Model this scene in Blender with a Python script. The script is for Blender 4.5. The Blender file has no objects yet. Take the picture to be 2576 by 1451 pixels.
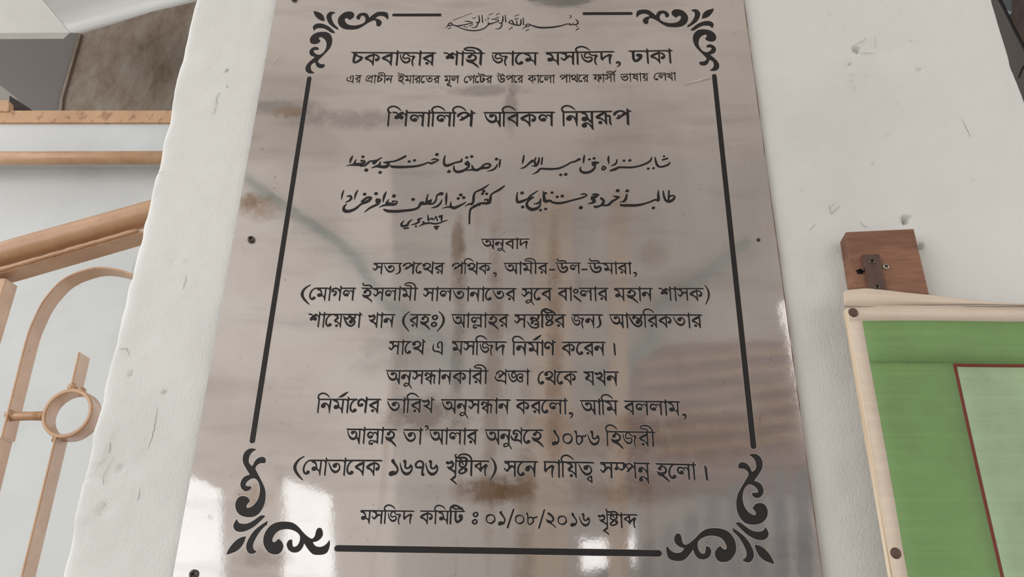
import bpy, bmesh, math, random
import numpy as np
from mathutils import Vector, Matrix
random.seed(7)
SC = bpy.context.scene
COL = SC.collection

# ------------------------------------------------------------------ camera
W_PX, H_PX, F_PX = 2576, 1451, 1950.0
u_ = Vector((74, 4435, -1950)).normalized()            # world up seen from the camera
r_ = Vector((65000, -225, 1950)).normalized()          # world right seen from the camera
f_ = u_.cross(r_)
C2 = Matrix(((r_.x, f_.x, u_.x), (r_.y, f_.y, u_.y), (r_.z, f_.z, u_.z)))   # world -> camera
ROT = C2.transposed()
CAM = Vector((0.0, -0.80, 1.55))
cd = bpy.data.cameras.new('camera'); cam = bpy.data.objects.new('camera', cd); COL.objects.link(cam)
cd.sensor_width = 36.0; cd.lens = 36.0 * F_PX / W_PX; cd.clip_start = 0.02; cd.clip_end = 100
cam.matrix_world = Matrix.Translation(CAM) @ ROT.to_4x4()
SC.camera = cam

# ------------------------------------------------------------------ sky, lights, exposure
world = bpy.data.worlds.new('world'); SC.world = world; world.use_nodes = True
bg = world.node_tree.nodes['Background']; bg.inputs[0].default_value = (0.97, 0.985, 1.0, 1); bg.inputs[1].default_value = 2.3
def area(name, loc, target, sx, sy, power, color):
    l = bpy.data.lights.new(name, 'AREA'); l.shape = 'RECTANGLE'; l.size = sx; l.size_y = sy
    l.energy = power; l.color = color
    o = bpy.data.objects.new(name, l); COL.objects.link(o); o.location = loc
    o.rotation_euler = (Vector(target) - Vector(loc)).to_track_quat('-Z', 'Y').to_euler()
    return o
area('daylight_from_courtyard', (-3.3, -2.6, 2.3), (0, 0.2, 1.9), 2.6, 2.4, 44, (1.0, 0.985, 0.96))
area('fill_from_right', (2.6, -3.2, 2.6), (0, 0, 1.9), 2.4, 1.8, 19, (1.0, 0.985, 0.97))  # added fill to lift the right side; no gate stands there
SC.view_settings.view_transform = 'Standard'; SC.view_settings.look = 'None'
SC.view_settings.exposure = -0.17; SC.view_settings.gamma = 1.0; SC.view_settings.use_curve_mapping = False

# ------------------------------------------------------------------ helpers
def ray(x, y):
    d = Vector((x - W_PX / 2, H_PX / 2 - y, -F_PX)); return ROT @ d
def at(x, y, Y=0.0):
    """the point of the upright plane at depth Y seen at photo position x, y"""
    d = ray(x, y); t = (Y - CAM.y) / d.y; return CAM + d * t
def lin(r, g, b):
    return tuple(((c / 255) / 12.92 if c <= 10 else (((c / 255) + .055) / 1.055) ** 2.4) for c in (r, g, b)) + (1,)
def mesh_obj(name, verts, faces, mat=None, parent=None, smooth=False):
    me = bpy.data.meshes.new(name); me.from_pydata([tuple(v) for v in verts], [], faces); me.update()
    o = bpy.data.objects.new(name, me); COL.objects.link(o)
    for m in (mat if isinstance(mat, (list, tuple)) else [mat]):
        if m: me.materials.append(m)
    if smooth:
        for p in me.polygons: p.use_smooth = True
    if parent: o.parent = parent; o.matrix_parent_inverse = Matrix.Translation(-parent.location)
    return o
def bm_obj(name, bm, mat=None, parent=None, smooth=False):
    me = bpy.data.meshes.new(name); bm.to_mesh(me); bm.free()
    o = bpy.data.objects.new(name, me); COL.objects.link(o)
    for m in (mat if isinstance(mat, (list, tuple)) else [mat]):
        if m: me.materials.append(m)
    if smooth:
        for p in me.polygons: p.use_smooth = True
    if parent: o.parent = parent; o.matrix_parent_inverse = Matrix.Translation(-parent.location)
    return o
def empty(name, loc, label=None, cat=None, group=None):
    o = bpy.data.objects.new(name, None); COL.objects.link(o); o.location = loc; o.empty_display_size = .05
    return tag(o, label, cat, group)
def tag(o, label=None, cat=None, group=None, kind=None):
    for k, v in (('label', label), ('category', cat), ('group', group), ('kind', kind)):
        if v: o[k] = v
    return o
def prism(pts, y0, y1):
    """closed outline of (x, z) at depth y0 pushed back to y1"""
    n = len(pts)
    v = [(p[0], y0, p[1]) for p in pts] + [(p[0], y1, p[1]) for p in pts]
    f = [tuple(range(n))[::-1], tuple(range(n, 2 * n))] + [(i, (i + 1) % n, n + (i + 1) % n, n + i) for i in range(n)]
    return v, f
def pprism(px, Y, depth):
    return prism([(lambda q: (q.x, q.z))(at(x, y, Y)) for x, y in px], Y, Y + depth)
def tube(bm, pts, r, seg=16, cap=True):
    rings = []
    for i, p in enumerate(pts):
        p = Vector(p); t = (Vector(pts[min(i + 1, len(pts) - 1)]) - Vector(pts[max(i - 1, 0)])).normalized()
        a = t.orthogonal().normalized() if not rings else (prev - t * prev.dot(t)).normalized()
        prev = a; b = t.cross(a); rr = r[i] if isinstance(r, (list, tuple)) else r
        rings.append([bm.verts.new(p + (a * math.cos(k * 2 * math.pi / seg) + b * math.sin(k * 2 * math.pi / seg)) * rr) for k in range(seg)])
    for A, B in zip(rings, rings[1:]):
        for k in range(seg): bm.faces.new((A[k], A[(k + 1) % seg], B[(k + 1) % seg], B[k]))
    if cap: bm.faces.new(rings[0][::-1]); bm.faces.new(rings[-1])
def bevel(o, w, seg=2):
    m = o.modifiers.new('bevel', 'BEVEL'); m.width = w; m.segments = seg; m.limit_method = 'ANGLE'; return o

# ------------------------------------------------------------------ materials
class NT:
    def __init__(s, name):
        s.m = bpy.data.materials.new(name); s.m.use_nodes = True; s.t = s.m.node_tree; s.n = s.t.nodes; s.l = s.t.links
        s.b = s.n['Principled BSDF']; s.tc = s.n.new('ShaderNodeTexCoord')
    def add(s, typ, **kw):
        nd = s.n.new(typ)
        for k, v in kw.items():
            if k.startswith('_'): setattr(nd, k[1:], v)
            else:
                key = k.replace('__', ' ')
                sock = nd.inputs[int(key[1:])] if key[0] == 'i' and key[1:].isdigit() else nd.inputs[key]
                if hasattr(v, 'is_linked') or hasattr(v, 'links'): s.l.new(v, sock)
                else: sock.default_value = v
        return nd
    def map(s, scale=(1, 1, 1), loc=(0, 0, 0), rot=(0, 0, 0)):
        nd = s.n.new('ShaderNodeMapping'); s.l.new(s.tc.outputs['Object'], nd.inputs[0])
        nd.inputs['Scale'].default_value = scale; nd.inputs['Location'].default_value = loc; nd.inputs['Rotation'].default_value = rot
        return nd.outputs[0]
    def noise(s, scale, detail=4, rough=.55, vec=None, dist=0):
        return s.add('ShaderNodeTexNoise', Vector=vec or s.tc.outputs['Object'], Scale=scale, Detail=detail, Roughness=rough, Distortion=dist).outputs['Fac']
    def ramp(s, fac, stops):
        nd = s.n.new('ShaderNodeValToRGB'); s.l.new(fac, nd.inputs[0]); e = nd.color_ramp.elements
        while len(e) < len(stops): e.new(.5)
        for q, (p, c) in zip(e, stops): q.position = p; q.color = c if len(c) == 4 else tuple(c) + (1,)
        return nd.outputs[0]
    def mix(s, fac, a, b, mode='MIX'):
        nd = s.n.new('ShaderNodeMix'); nd.data_type = 'RGBA'; nd.blend_type = mode
        for sock, v in ((nd.inputs[0], fac), (nd.inputs[6], a), (nd.inputs[7], b)):
            if hasattr(v, 'links'): s.l.new(v, sock)
            else: sock.default_value = v
        return nd.outputs[2]
    def math(s, op, a, b=0.0, clamp=False):
        nd = s.n.new('ShaderNodeMath'); nd.operation = op; nd.use_clamp = clamp
        for sock, v in zip(nd.inputs, (a, b)):
            if hasattr(v, 'links'): s.l.new(v, sock)
            else: sock.default_value = v
        return nd.outputs[0]
    def bump(s, h, strength, dist=.001, prev=None):
        nd = s.add('ShaderNodeBump', Height=h, Strength=strength, Distance=dist)
        if prev: s.l.new(prev, nd.inputs['Normal'])
        s.l.new(nd.outputs[0], s.b.inputs['Normal']); return nd.outputs[0]
    def set(s, **kw):
        for k, v in kw.items():
            key = k.replace('__', ' ')
            if hasattr(v, 'links'): s.l.new(v, s.b.inputs[key])
            else: s.b.inputs[key].default_value = v
        return s.m
BW = lambda v: (v, v, v, 1)
def plain(name, col, rough=.6, metal=0.0, spec=.5):
    t = NT(name); return t.set(Base__Color=col, Roughness=rough, Metallic=metal, Specular__IOR__Level=spec)
def distance_mask(t, cx, cz, rx, rz):
    """soft elliptical stain centred on the object's x, z"""
    v = t.map(scale=(1 / rx, 0, 1 / rz), loc=(-cx / rx, 0, -cz / rz))
    ln = t.add('ShaderNodeVectorMath', _operation='LENGTH', i0=v).outputs['Value']
    return t.math('SUBTRACT', 1.0, ln, clamp=True)

# ------------------------------------------------------------------ lettering engine and data
# ---- lettering data: every glyph is drawn as pen strokes in the units of its own drawing -----------------
# head: x origin, y of the head line, unit, lean, end x, x stretch, spans of the head line ('-' = none, '*' = all)
# s smooth stroke x,y,width...   l straight stroke   p filled outline   d dot x,y,radius   v stem xtop,ytop,xbot,ybot,width
GL = """
a 65 238 5.75 -.02 655 1 * | s 140,320,30 165,400,42 198,485,52 255,560,75 330,610,92 405,610,92 470,560,85 482,490,72 478,420,62 450,370,60 400,348,58 350,360,60 | d 335,385,66 | p 450,590 500,600 545,690 590,800 608,820 615,700 575,560 520,560 500,430 | v 600,250,602,820,60
aa 660 238 5.75 -.02 835 1 18 | s 635,268,58 690,270,60 735,296,52 770,350,46 780,420,40 | v 786,145,772,830,62
lla 835 238 5.75 -.02 1350 1 * | s 1040,575,60 970,560,62 925,490,70 930,420,75 990,375,70 1050,385,58 1100,430,46 1135,490,24 | d 1050,532,60 | s 1110,420,42 1160,375,55 1220,400,55 1275,490,50 | v 1285,260,1285,810,68 | s 1080,800,50 1010,790,58 985,735,56 1010,680,50 1070,668,50 1130,690,46 1180,745,40 | d 1080,785,50 | s 1150,690,36 1200,680,46 1260,740,50
ha 1535 240 5.75 0 1975 1 * | d 1700,425,66 | l 1765,290,50 1765,345,55 1715,410,90 | s 1730,365,70 1820,350,60 1890,400,68 1915,470,74 1880,560,74 1800,610,70 | p 1572,488 1640,530 1720,550 1800,540 1860,520 1900,560 1830,625 1900,690 2000,800 2045,920 1960,850 1800,720 1640,655 1610,600
ba 1978 240 5.75 0 2382 1 * | p 1998,475 2150,365 2310,300 2310,405 2120,495 2090,560 | p 1998,475 2120,495 2200,545 2290,635 2345,640 2345,820 2290,730 2230,650 2130,582 2070,572 | v 2320,260,2318,820,64
ka 885 100 6.45 0 1500 1 * | p 905,370 1050,250 1215,190 1215,290 1040,385 980,470 | p 905,370 1040,385 1130,440 1200,520 1275,520 1255,745 1180,600 1080,500 975,475 | v 1243,140,1245,750,62 | s 1250,232,60 1340,250,70 1420,325,74 1432,410,76 1400,480,75 1370,490,60 | d 1368,462,70
na 420 100 6.45 0 875 1 * | d 530,410,97 | s 520,350,110 580,305,75 650,325,65 720,395,60 765,490,66 790,600,58 805,720,34 | p 770,180 842,180 832,420 815,760 795,740 770,600 740,450
ii 2210 375 5.6 -.05 2400 1 * | s 2335,390,58 2310,290,60 2240,215,60 2150,178,62 2050,178,60 1960,205,52 1922,248,48 1960,285,50 2060,292,58 2140,310,55 2175,385,52 | v 2335,370,2308,935,64
ii2 1790 378 5.77 0 1975 1 * | s 1900,400,85 1870,320,80 1790,240,75 1680,190,70 1550,165,70 1420,180,65 1350,215,58 1345,250,58 1430,285,62 1560,295,64 1650,310,58 1690,390,56 | v 1900,380,1883,955,84
i 945 262 7.4 0 1130 1 * | s 1030,262,72 985,200,72 985,130,78 1030,60,82 1110,10,82 1210,0,80 1300,25,75 1390,85,68 1465,160,50 1530,238,10 | v 1040,250,1040,1008,76
ja 1290 225 6.8 -.01 1945 1 * | s 1340,345,36 1350,450,48 1390,580,58 1460,680,75 1550,735,92 1640,710,88 1695,630,75 1690,560,65 1650,510,60 1600,515,66 1530,545,68 1460,500,60 1445,420,60 1480,340,60 1540,280,76 | s 1590,290,60 1635,370,60 1720,430,56 1790,425,56 1850,412,50 | p 1840,370 1915,455 1860,560 1800,600 1790,450 | s 1825,530,76 1800,650,66 1805,760,62 1835,870,50 1860,885,30
da 1945 240 6.75 0 2430 1 * | p 2000,260 2072,260 2072,540 2200,440 2320,370 2415,450 2370,560 2345,700 2340,800 2357,905 2300,870 2275,740 2275,600 2290,500 2200,540 2130,610 2070,715 1995,620
sa 503 225 6.8 -.02 1032 1 * | p 510,290 740,290 752,340 762,430 740,480 700,500 690,430 660,365 590,345 540,325 | p 570,485 515,545 570,630 640,682 690,660 760,570 850,485 930,570 930,455 840,385 775,420 730,430 700,480 660,560 605,582 578,540 | v 965,255,945,912,75
ma 430 250 6.9 -.085 945 1 * | p 425,300 610,300 690,430 720,600 660,600 630,475 560,405 480,385 | d 562,635,93 | p 540,545 660,530 715,600 790,690 800,760 740,730 690,680 600,735 | p 838,300 912,300 882,640 850,945 822,932 785,820 780,700 810,600
e 110 250 6.9 -.085 432 1 * | s 400,285,70 300,330,72 200,430,76 145,560,80 130,680,84 170,800,84 250,850,80 320,825,66 | d 318,785,80
ga 1245 250 6.9 -.085 1755 1 66 | s 1290,460,80 1275,400,95 1330,325,92 1430,292,86 1530,325,84 1610,415,80 1655,520,60 | s 1290,475,60 1370,437,58 1440,440,62 1478,490,56 | p 1430,430 1505,470 1500,560 1450,640 1370,710 1298,625 1400,520 | v 1690,130,1615,950,72
la 1755 250 6.9 -.085 2360 1 * | s 1960,655,75 1880,650,70 1830,580,78 1825,500,86 1880,420,84 1960,408,80 2040,445,66 2095,545,44 | d 1972,615,86 | s 2060,455,46 2140,408,60 2210,440,64 2262,530,60 | v 2290,270,2232,940,76
sha 75 238 6.1 -.11 650 1 84 | p 75,232 210,232 260,255 300,310 350,262 420,232 455,238 540,340 545,440 500,370 450,335 405,360 460,420 465,480 430,535 380,548 305,505 240,545 195,545 155,490 165,420 250,360 225,305 130,300 | v 585,135,508,845,64
ya 1095 262 7.4 0 1628 1 * | p 1120,300 1350,300 1460,480 1330,625 1290,710 1185,605 1340,430 1190,375 | p 1185,605 1330,625 1420,670 1515,765 1590,765 1592,1012 1490,840 1370,725 1260,712 | v 1550,280,1553,1012,75
nukta 1095 262 7.4 0 1095 1 - | d 827,880,72
nuktb 1095 262 7.4 0 1095 1 - | d 805,850,72
ta 1645 262 7.4 0 2300 1 * | s 1700,380,36 1740,480,56 1800,600,70 1880,720,92 1980,800,112 2090,810,112 2185,740,95 2228,640,76 2210,540,66 2150,465,64 2080,435,70 2000,460,80 | d 1995,530,102
tba 1645 262 7.4 0 2300 1 * | s 1700,380,36 1740,480,56 1800,600,70 1880,720,92 1980,800,112 2090,810,112 2185,740,95 2228,640,76 2210,540,66 2150,465,64 2080,435,70 2000,460,80 | d 1995,530,102 | l 2200,880,60 2060,985,70 | l 2060,1020,80 2180,1120,50 | p 2150,860 2210,850 2262,900 2268,1240 2170,1110 2200,1050
tha 1550 100 4.8 0 1965 1 76 | d 1625,208,62 | s 1600,170,62 1660,135,60 1750,125,58 1815,165,64 1835,230,62 1800,290,66 1730,340,76 | p 1565,300 1640,310 1740,280 1800,290 1765,335 1850,400 1900,440 1945,440 1940,595 1850,480 1760,410 1650,400 | v 1920,18,1915,595,60
pa 895 100 4.8 0 1345 1 82 | s 940,225,72 975,170,80 1050,125,58 1130,120,58 1205,165,62 1260,230,60 1290,320,50 | p 957,356 1030,292 1012,240 1050,228 1072,266 1170,178 1228,235 1050,378 | v 1290,22,1275,585,68
pra 80 250 8.35 0 790 1 74 | s 195,465,90 240,370,112 330,305,85 430,290,78 530,335,88 620,420,84 680,540,66 | p 250,655 350,560 320,470 300,400 350,410 400,520 520,380 610,460 375,700 | p 663,125 740,220 740,900 725,1090 620,900 665,800 | s 125,560,50 130,650,72 190,760,95 280,815,112 400,815,104 520,835,92 640,880,90
gga 810 245 8.35 0 1740 1 * | s 860,385,46 890,520,60 940,680,72 1030,800,90 1130,860,98 1230,830,95 1310,740,80 1335,600,74 | s 1150,300,150 1085,400,82 1045,500,82 1070,600,84 1140,650,86 1220,620,84 1290,565,90 | s 1190,330,110 1230,420,72 1270,520,72 1320,580,80 | s 1310,570,82 1400,480,78 1500,433,76 1600,460,78 1650,545,84 1625,620,76 1610,660,60 | s 1330,640,82 1370,760,82 1450,850,86 1550,875,86 1632,830,80 1640,770,64 1610,690,60 | d 1520,645,84 | l 1530,645,130 1625,645,90
shta 755 300 7.2 -.03 1165 1 * | s 890,320,120 835,430,82 840,530,82 900,592,76 970,590,76 | s 1080,330,80 1110,420,86 1090,520,88 1020,600,84 930,670,96 850,740,88 812,810,82 870,870,80 940,865,80 1020,835,82 1100,770,88 1120,710,90 | d 1090,700,74 | l 900,350,60 990,490,62 | l 960,360,70 1010,350,50
kha 190 290 7.2 -.03 690 1 60 | d 262,405,66 | s 250,420,100 320,430,96 400,380,90 440,340,76 | p 330,385 440,290 545,410 545,490 500,520 470,470 400,440 | s 500,470,90 490,530,92 430,590,100 | p 210,550 320,575 430,540 500,560 445,640 520,710 570,740 640,740 612,1025 580,960 540,850 460,770 320,695 | v 618,172,602,1020,68
khri 190 290 7.2 -.03 690 1 60 | d 262,405,66 | s 250,420,100 320,430,96 400,380,90 440,340,76 | p 330,385 440,290 545,410 545,490 500,520 470,470 400,440 | s 500,470,90 490,530,92 430,590,100 | p 210,550 320,575 430,540 500,560 445,640 520,710 570,740 640,740 620,1040 590,1060 565,960 560,860 460,770 320,695 | l 618,200,66 600,980,66 | p 590,172 650,230 650,320 590,320 | p 575,940 630,940 622,1045 510,1130 545,1170 630,1230 662,1300 662,1395 600,1300 480,1210 365,1120
bda 1430 300 7.2 -.02 2030 1 * | l 1510,530,84 1700,425,76 | p 1452,515 1560,540 1620,600 1680,650 1680,390 1752,390 1752,600 1930,440 2032,520 1960,640 1930,760 1940,900 1964,1008 1890,965 1865,820 1870,610 1780,720 1735,825 1650,730 1600,650 1500,625
rp 2060 300 7.2 0 2400 1 - | s 2115,175,44 2220,300,70 2290,450,95 2322,640,112 2290,820,100 2220,980,84 2150,1100,64 2080,1212,40
lp 2400 300 7.2 0 2740 1 - | s 2685,175,44 2580,300,70 2510,450,95 2478,640,112 2510,820,100 2580,980,84 2650,1100,64 2720,1212,40
ntu 640 278 6.55 0 1230 1 * | s 672,590,30 730,685,56 800,790,68 880,870,75 980,905,78 1080,895,76 1150,840,74 1160,790,60 1120,760,60 | d 870,490,80 | s 860,430,80 930,425,70 1000,470,76 1085,530,80 | s 1140,310,80 1152,410,90 1110,500,92 1085,560,76 | s 1090,590,66 1010,588,64 910,610,80 870,670,88 | d 890,685,60 | s 1080,590,60 1140,620,66 1145,690,66 1125,735,60 | l 1035,740,110 1130,735,90
sta 1610 240 6.1 -.11 2190 1 * | s 1635,340,44 1670,450,66 1720,580,76 1800,700,84 1920,760,84 2030,710,84 2090,600,80 2060,510,80 2000,460,90 | d 1935,580,86 | s 1950,540,110 2000,460,110 2070,430,90 2112,360,70 2110,290,60 | s 1885,290,76 1930,380,80 1990,420,90 2060,430,60 | s 1712,395,46 1770,460,76 1840,410,76 1885,310,80
nta 1610 240 6.1 -.11 2190 1 * | s 1635,340,44 1670,450,66 1720,580,76 1800,700,84 1920,760,84 2030,710,84 2090,600,80 2060,510,80 2000,460,90 | d 1935,580,86 | s 1950,540,110 2000,460,110 2070,430,90 2112,360,70 2110,290,60 | d 1800,395,64 | s 1790,350,60 1860,345,60 1930,400,70 1990,450,90
u 700 205 7.6 -.03 700 1 - | s 560,890,60 500,880,62 430,885,72 355,930,76 345,995,76 410,1035,76 480,1010,64 540,970,60 | p 555,780 620,780 610,960 640,980 560,1000 530,960 540,860 | s 590,930,70 610,990,62 660,1060,62 708,1150,44
ndha 1365 205 7.6 -.03 1985 1 * | d 1465,450,77 | s 1445,410,80 1500,350,76 1580,362,70 1660,430,76 1710,480,90 | l 1745,270,76 1740,430,90 | l 1490,640,90 1600,580,84 1720,500,100 | s 1500,680,90 1600,710,62 1680,800,70 | p 1675,600 1762,600 1745,985 1690,930 1645,800 1690,760 | p 1790,430 1870,415 1930,440 1945,500 1925,640 1905,760 1930,938 1850,890 1830,820 1850,600 1860,530 1800,540 1740,600 1680,600 1660,520 1720,450
mna 1115 215 4.2 .01 1515 .87 * | p 1120,240 1265,240 1330,310 1360,380 1372,440 1330,440 1300,370 1270,320 1190,290 | d 1258,435,64 | p 1240,375 1340,370 1370,425 1430,480 1445,570 1380,510 1340,470 1290,490 | p 1420,230 1485,230 1480,540 1495,740 1460,722 1430,680 1440,560 1420,500 | d 1252,610,60 | s 1235,575,50 1285,545,44 1350,555,42 1410,612,44 1470,710,40
ruu 1530 210 4.2 .01 2000 .87 * | p 1545,372 1680,280 1790,240 1790,300 1660,385 1610,430 | p 1545,372 1660,385 1730,410 1800,480 1860,480 1855,612 1780,510 1700,450 1600,435 | v 1822,225,1828,612,62 | d 1680,532,46 | l 1850,352,48 1900,350,56 | p 1860,330 1910,320 1960,370 1955,500 1980,618 1915,582 1900,500 1905,380
tt0 1190 248 4.6 -.03 1520 1 * | s 1270,270,64 1265,400,68 1270,530,70 1310,610,78 1380,580,84 1440,510,88 1452,450,84 | d 1418,430,66
it 1075 248 4.6 -.03 1190 1 * | s 1118,250,58 1108,190,60 1140,130,70 1210,90,76 1290,95,66 1380,140,60 1440,175,60 1480,220,54 1490,270,54 | s 1180,140,56 1230,188,54 1300,195,46 1400,195,44 1460,200,40 | v 1130,240,1110,715,58
fl 570 345 5.2 0 570 1 - | s 235,160,22 200,185,44 200,230,50 250,268,60 330,280,64 430,265,64 520,290,64 568,370,66
uind 75 345 5.2 0 680 1 * | s 235,160,22 200,185,44 200,230,50 250,268,60 330,280,64 430,265,64 520,290,64 568,370,66 | s 205,430,36 215,500,50 245,590,60 300,690,74 380,750,86 450,762,90 540,730,90 600,660,84 608,600,76 580,540,70 550,510,60 | s 385,395,74 385,500,74 395,570,74 430,600,84 490,570,84 550,520,80
iind 125 375 5.6 -.05 600 1 * | s 245,170,22 205,200,44 210,250,54 270,290,64 370,280,68 460,285,64 530,330,64 552,390,64 | l 380,410,60 380,480,60 | d 290,560,62 | s 300,530,90 370,480,85 450,500,76 500,560,76 495,650,76 440,710,70 390,740,70 | p 168,630 240,660 330,680 420,660 470,690 400,760 470,800 570,890 592,1008 520,930 420,850 320,800 230,765 195,690
eind 1660 175 1.75 -.03 1830 1 - | s 1680,213,10 1668,250,18 1674,285,22 1705,302,22 1750,305,20 | p 1735,292 1775,310 1803,300 1800,352 1765,325 1735,315 | p 1778,200 1804,200 1804,340 1800,354 1780,330 | s 1791,215,26 1782,190,18 1758,188,18 1735,208,20 1728,235,20 | d 1742,252,15
nna 374 80 4.3 -.06 665 1 54 | d 490,255,46 | s 475,290,46 425,280,54 400,235,58 400,175,60 430,122,60 490,104,58 545,130,54 592,190,48 | v 622,8,580,512,52
bha -230 300 3.85 0 190 .85 * | s -165,370,26 -150,440,40 -110,520,46 -50,580,54 20,600,60 90,580,60 140,530,56 162,470,46 130,410,44 95,385,40 | d -30,435,48 | s -30,445,72 20,455,60 65,420,50 95,382,40
ssa 305 290 3.8 .04 652 .85 * | p 320,300 470,310 500,360 400,360 350,345 | p 375,460 460,350 505,365 465,440 455,490 430,515 | p 375,460 450,450 540,490 600,545 622,660 560,560 430,515 | l 470,350,44 590,440,44 | v 590,290,612,662,48
pha 975 340 4.2 0 1436 .86 * | p 985,340 1150,350 1230,460 1130,600 1050,545 1140,440 1110,420 1050,400 | p 1050,545 1130,550 1200,590 1270,640 1330,640 1325,765 1260,680 1180,610 1090,605 | v 1290,360,1308,765,54 | s 1300,425,46 1370,430,54 1420,490,58 1412,550,56 | d 1378,545,54
reph 465 185 1.72 0 465 1 - | p 386,173 440,128 478,106 498,106 455,158 428,172
uu 450 192 2.7 0 450 .85 - | s 428,440,38 375,448,40 352,480,46 372,512,46 415,505,38 455,532,38 492,562,22
dd 740 262 5.05 .03 1304 .8 * | s 935,300,80 938,450,80 950,580,80 1010,650,84 1100,620,90 1180,540,95 1208,470,95 1170,430,100 1110,440,110 | d 1110,440,58
ca 205 380 6.45 -.03 815 .8 * | l 410,430,95 385,700,95 375,820,85 | s 440,450,80 500,550,72 620,600,74 710,640,110 690,720,112 600,800,100 500,860,92 420,870,84 375,820,84
mpa 820 215 7.9 .03 1905 1 0:69,124 | l 990,290,74 1000,430,80 | d 970,520,80 | p 930,440 1040,430 1120,500 1200,520 1265,490 1265,300 1400,290 1430,420 1330,540 1240,625 1160,605 1070,540 1010,590 | s 1390,360,120 1450,305,78 1530,282,76 1620,305,76 1700,385,80 1770,475,76 1800,560,60 | p 1398,652 1480,560 1430,450 1430,390 1485,420 1525,505 1640,370 1725,440 1512,685 | p 1742,130 1832,230 1850,700 1875,1025 1775,930 1775,560
nn 1905 240 7.9 .04 2420 1 * | d 2045,610,108 | s 2015,530,110 2085,482,84 2170,505,74 2270,600,76 2350,730,76 2380,840,60 | p 2300,310 2385,310 2420,900 2432,1275 2380,1225 2320,1050 2340,900 | d 2072,1035,98 | s 2050,955,96 2130,895,76 2220,925,70 2310,1000,76 2405,1160,56
yp 1245 433 1.43 -.02 1314 1 * | s 1292,445,12 1284,470,19 1293,510,22 1287,545,20 1268,562,14 1250,568,8
gra 590 340 7.25 0 1130 1 66 | s 725,545,110 705,450,92 760,400,92 840,385,84 930,415,80 1000,475,78 1045,570,60 | s 730,572,60 800,532,54 860,530,60 895,580,56 | p 860,530 925,560 915,640 835,790 770,785 738,710 | s 600,640,48 622,720,80 680,800,90 760,832,100 900,835,100 1000,880,80 | p 1035,205 1098,280 1102,420 1098,1070 1000,910 1030,800
cm 0 0 1 0 100 1 - | s 340,715,100 410,705,84 455,745,76 440,810,70 390,860,50 330,885,34 | d 345,720,53
n1 0 0 1 0 100 1 - | d 245,270,80 | s 250,300,150 330,420,112 430,560,95 468,680,90 440,790,100 380,860,150 | s 210,880,220 290,850,210
n6 0 0 1 0 100 1 - | s 630,370,40 650,500,60 710,680,84 790,820,112 920,900,146 1050,850,122 1130,730,92 1152,600,76 | p 1075,395 1170,520 1190,640 1100,595 1040,650 960,672 890,640 900,600 980,570 1040,480 | s 825,290,150 850,360,110 850,500,98 880,600,98 950,630,90 | d 812,290,74
n7 0 0 1 0 100 1 - | s 1685,560,100 1690,450,100 1640,330,95 1540,280,92 1430,330,96 1370,440,104 1390,550,92 1450,595,92 1560,590,108 1670,590,108 | l 1690,450,95 1670,700,95 1660,910,100 | d 1697,925,75
n0 0 0 1 0 100 1 - | s 870,400,90 740,450,110 685,600,80 720,750,72 830,825,74 950,820,110 1060,720,112 1088,600,78 1045,470,70 960,408,76 870,400,90
n8 0 0 1 0 100 1 - | d 1240,292,64 | l 1255,300,110 1290,400,78 1292,780,76 | s 1292,740,80 1330,850,80 1400,885,78 1480,825,90 1555,740,104 1560,620,104 1510,520,92 1430,488,90 1320,540,76 | l 1560,560,50 1600,505,86 1700,505,100 1745,460,66 1755,400,24
n2 0 0 1 0 100 1 - | d 1720,265,44 | s 1720,270,78 1800,320,74 1860,400,72 1860,470,66 1800,525,60 | p 1628,412 1700,460 1800,485 1860,500 1800,545 1870,600 1950,670 1974,748 1880,660 1780,590 1660,540
sl 0 0 1 0 100 1 - | p 612,108 672,108 482,725 418,722
dr 0 0 1 0 100 1 - | p 1245,5 1280,40 1286,282 1255,242
hy 0 0 1 0 100 1 - | p 0,0 100,0 98,28 -2,28
vi 0 0 1 0 100 1 - | s 1045,325,100 930,400,120 930,500,115 1045,570,100 1150,500,120 1165,400,110 1110,330,100 1045,325,100 | s 1012,745,100 900,820,120 895,920,115 1000,990,100 1110,930,120 1130,820,110 1075,750,100 1012,745,100
am 700 215 5.7 0 950 1 - | s 835,280,62 765,330,68 765,400,62 835,440,62 905,395,68 910,325,62 835,280,62 | p 742,472 1047,760 1042,838 754,612
"""
def parse(txt):
    G={}
    for ln in txt.strip().split('\n'):
        seg=ln.split('|'); h=seg[0].split()
        ox,oy,u,lean,end,xs=map(float,h[1:7]); G[h[0]]=None
        def T(x,y): return ((x-lean*(y-oy)-ox)/u*xs,(y-oy)/u)
        pr=[]
        for s in seg[1:]:
            s=s.split(); k=s[0]
            if k=='v':
                a,b,c,d,w=map(float,s[1].split(','))
                pr.append(('p',[T(*q) for q in ((a-w/2,b),(a+w/2,b+w*.9),(c+w/2,d),(c-w/2,d-w*.95))])); continue
            pts=[tuple(map(float,q.split(','))) for q in s[1:]]
            if k=='p': pr.append(('p',[T(*q) for q in pts]))
            elif k=='d': x,y=T(*pts[0][:2]); pr.append(('d',[(x,y,pts[0][2]/u*2)]))
            else: pr.append((k,[T(q[0],q[1])+(q[2]/u,) for q in pts]))
        adv=(end-ox)/u*xs; sp=h[7]
        if sp=='*': M=[(0,adv)]
        elif sp=='-': M=[]
        elif ':' in sp:
            a,b=sp.split(','); a=a.split(':'); M=[(float(a[0]),float(a[1])),(float(b),adv)]
        else: M=[(float(sp),adv)]
        G[h[0]]=(adv,M,pr)
    return G
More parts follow.
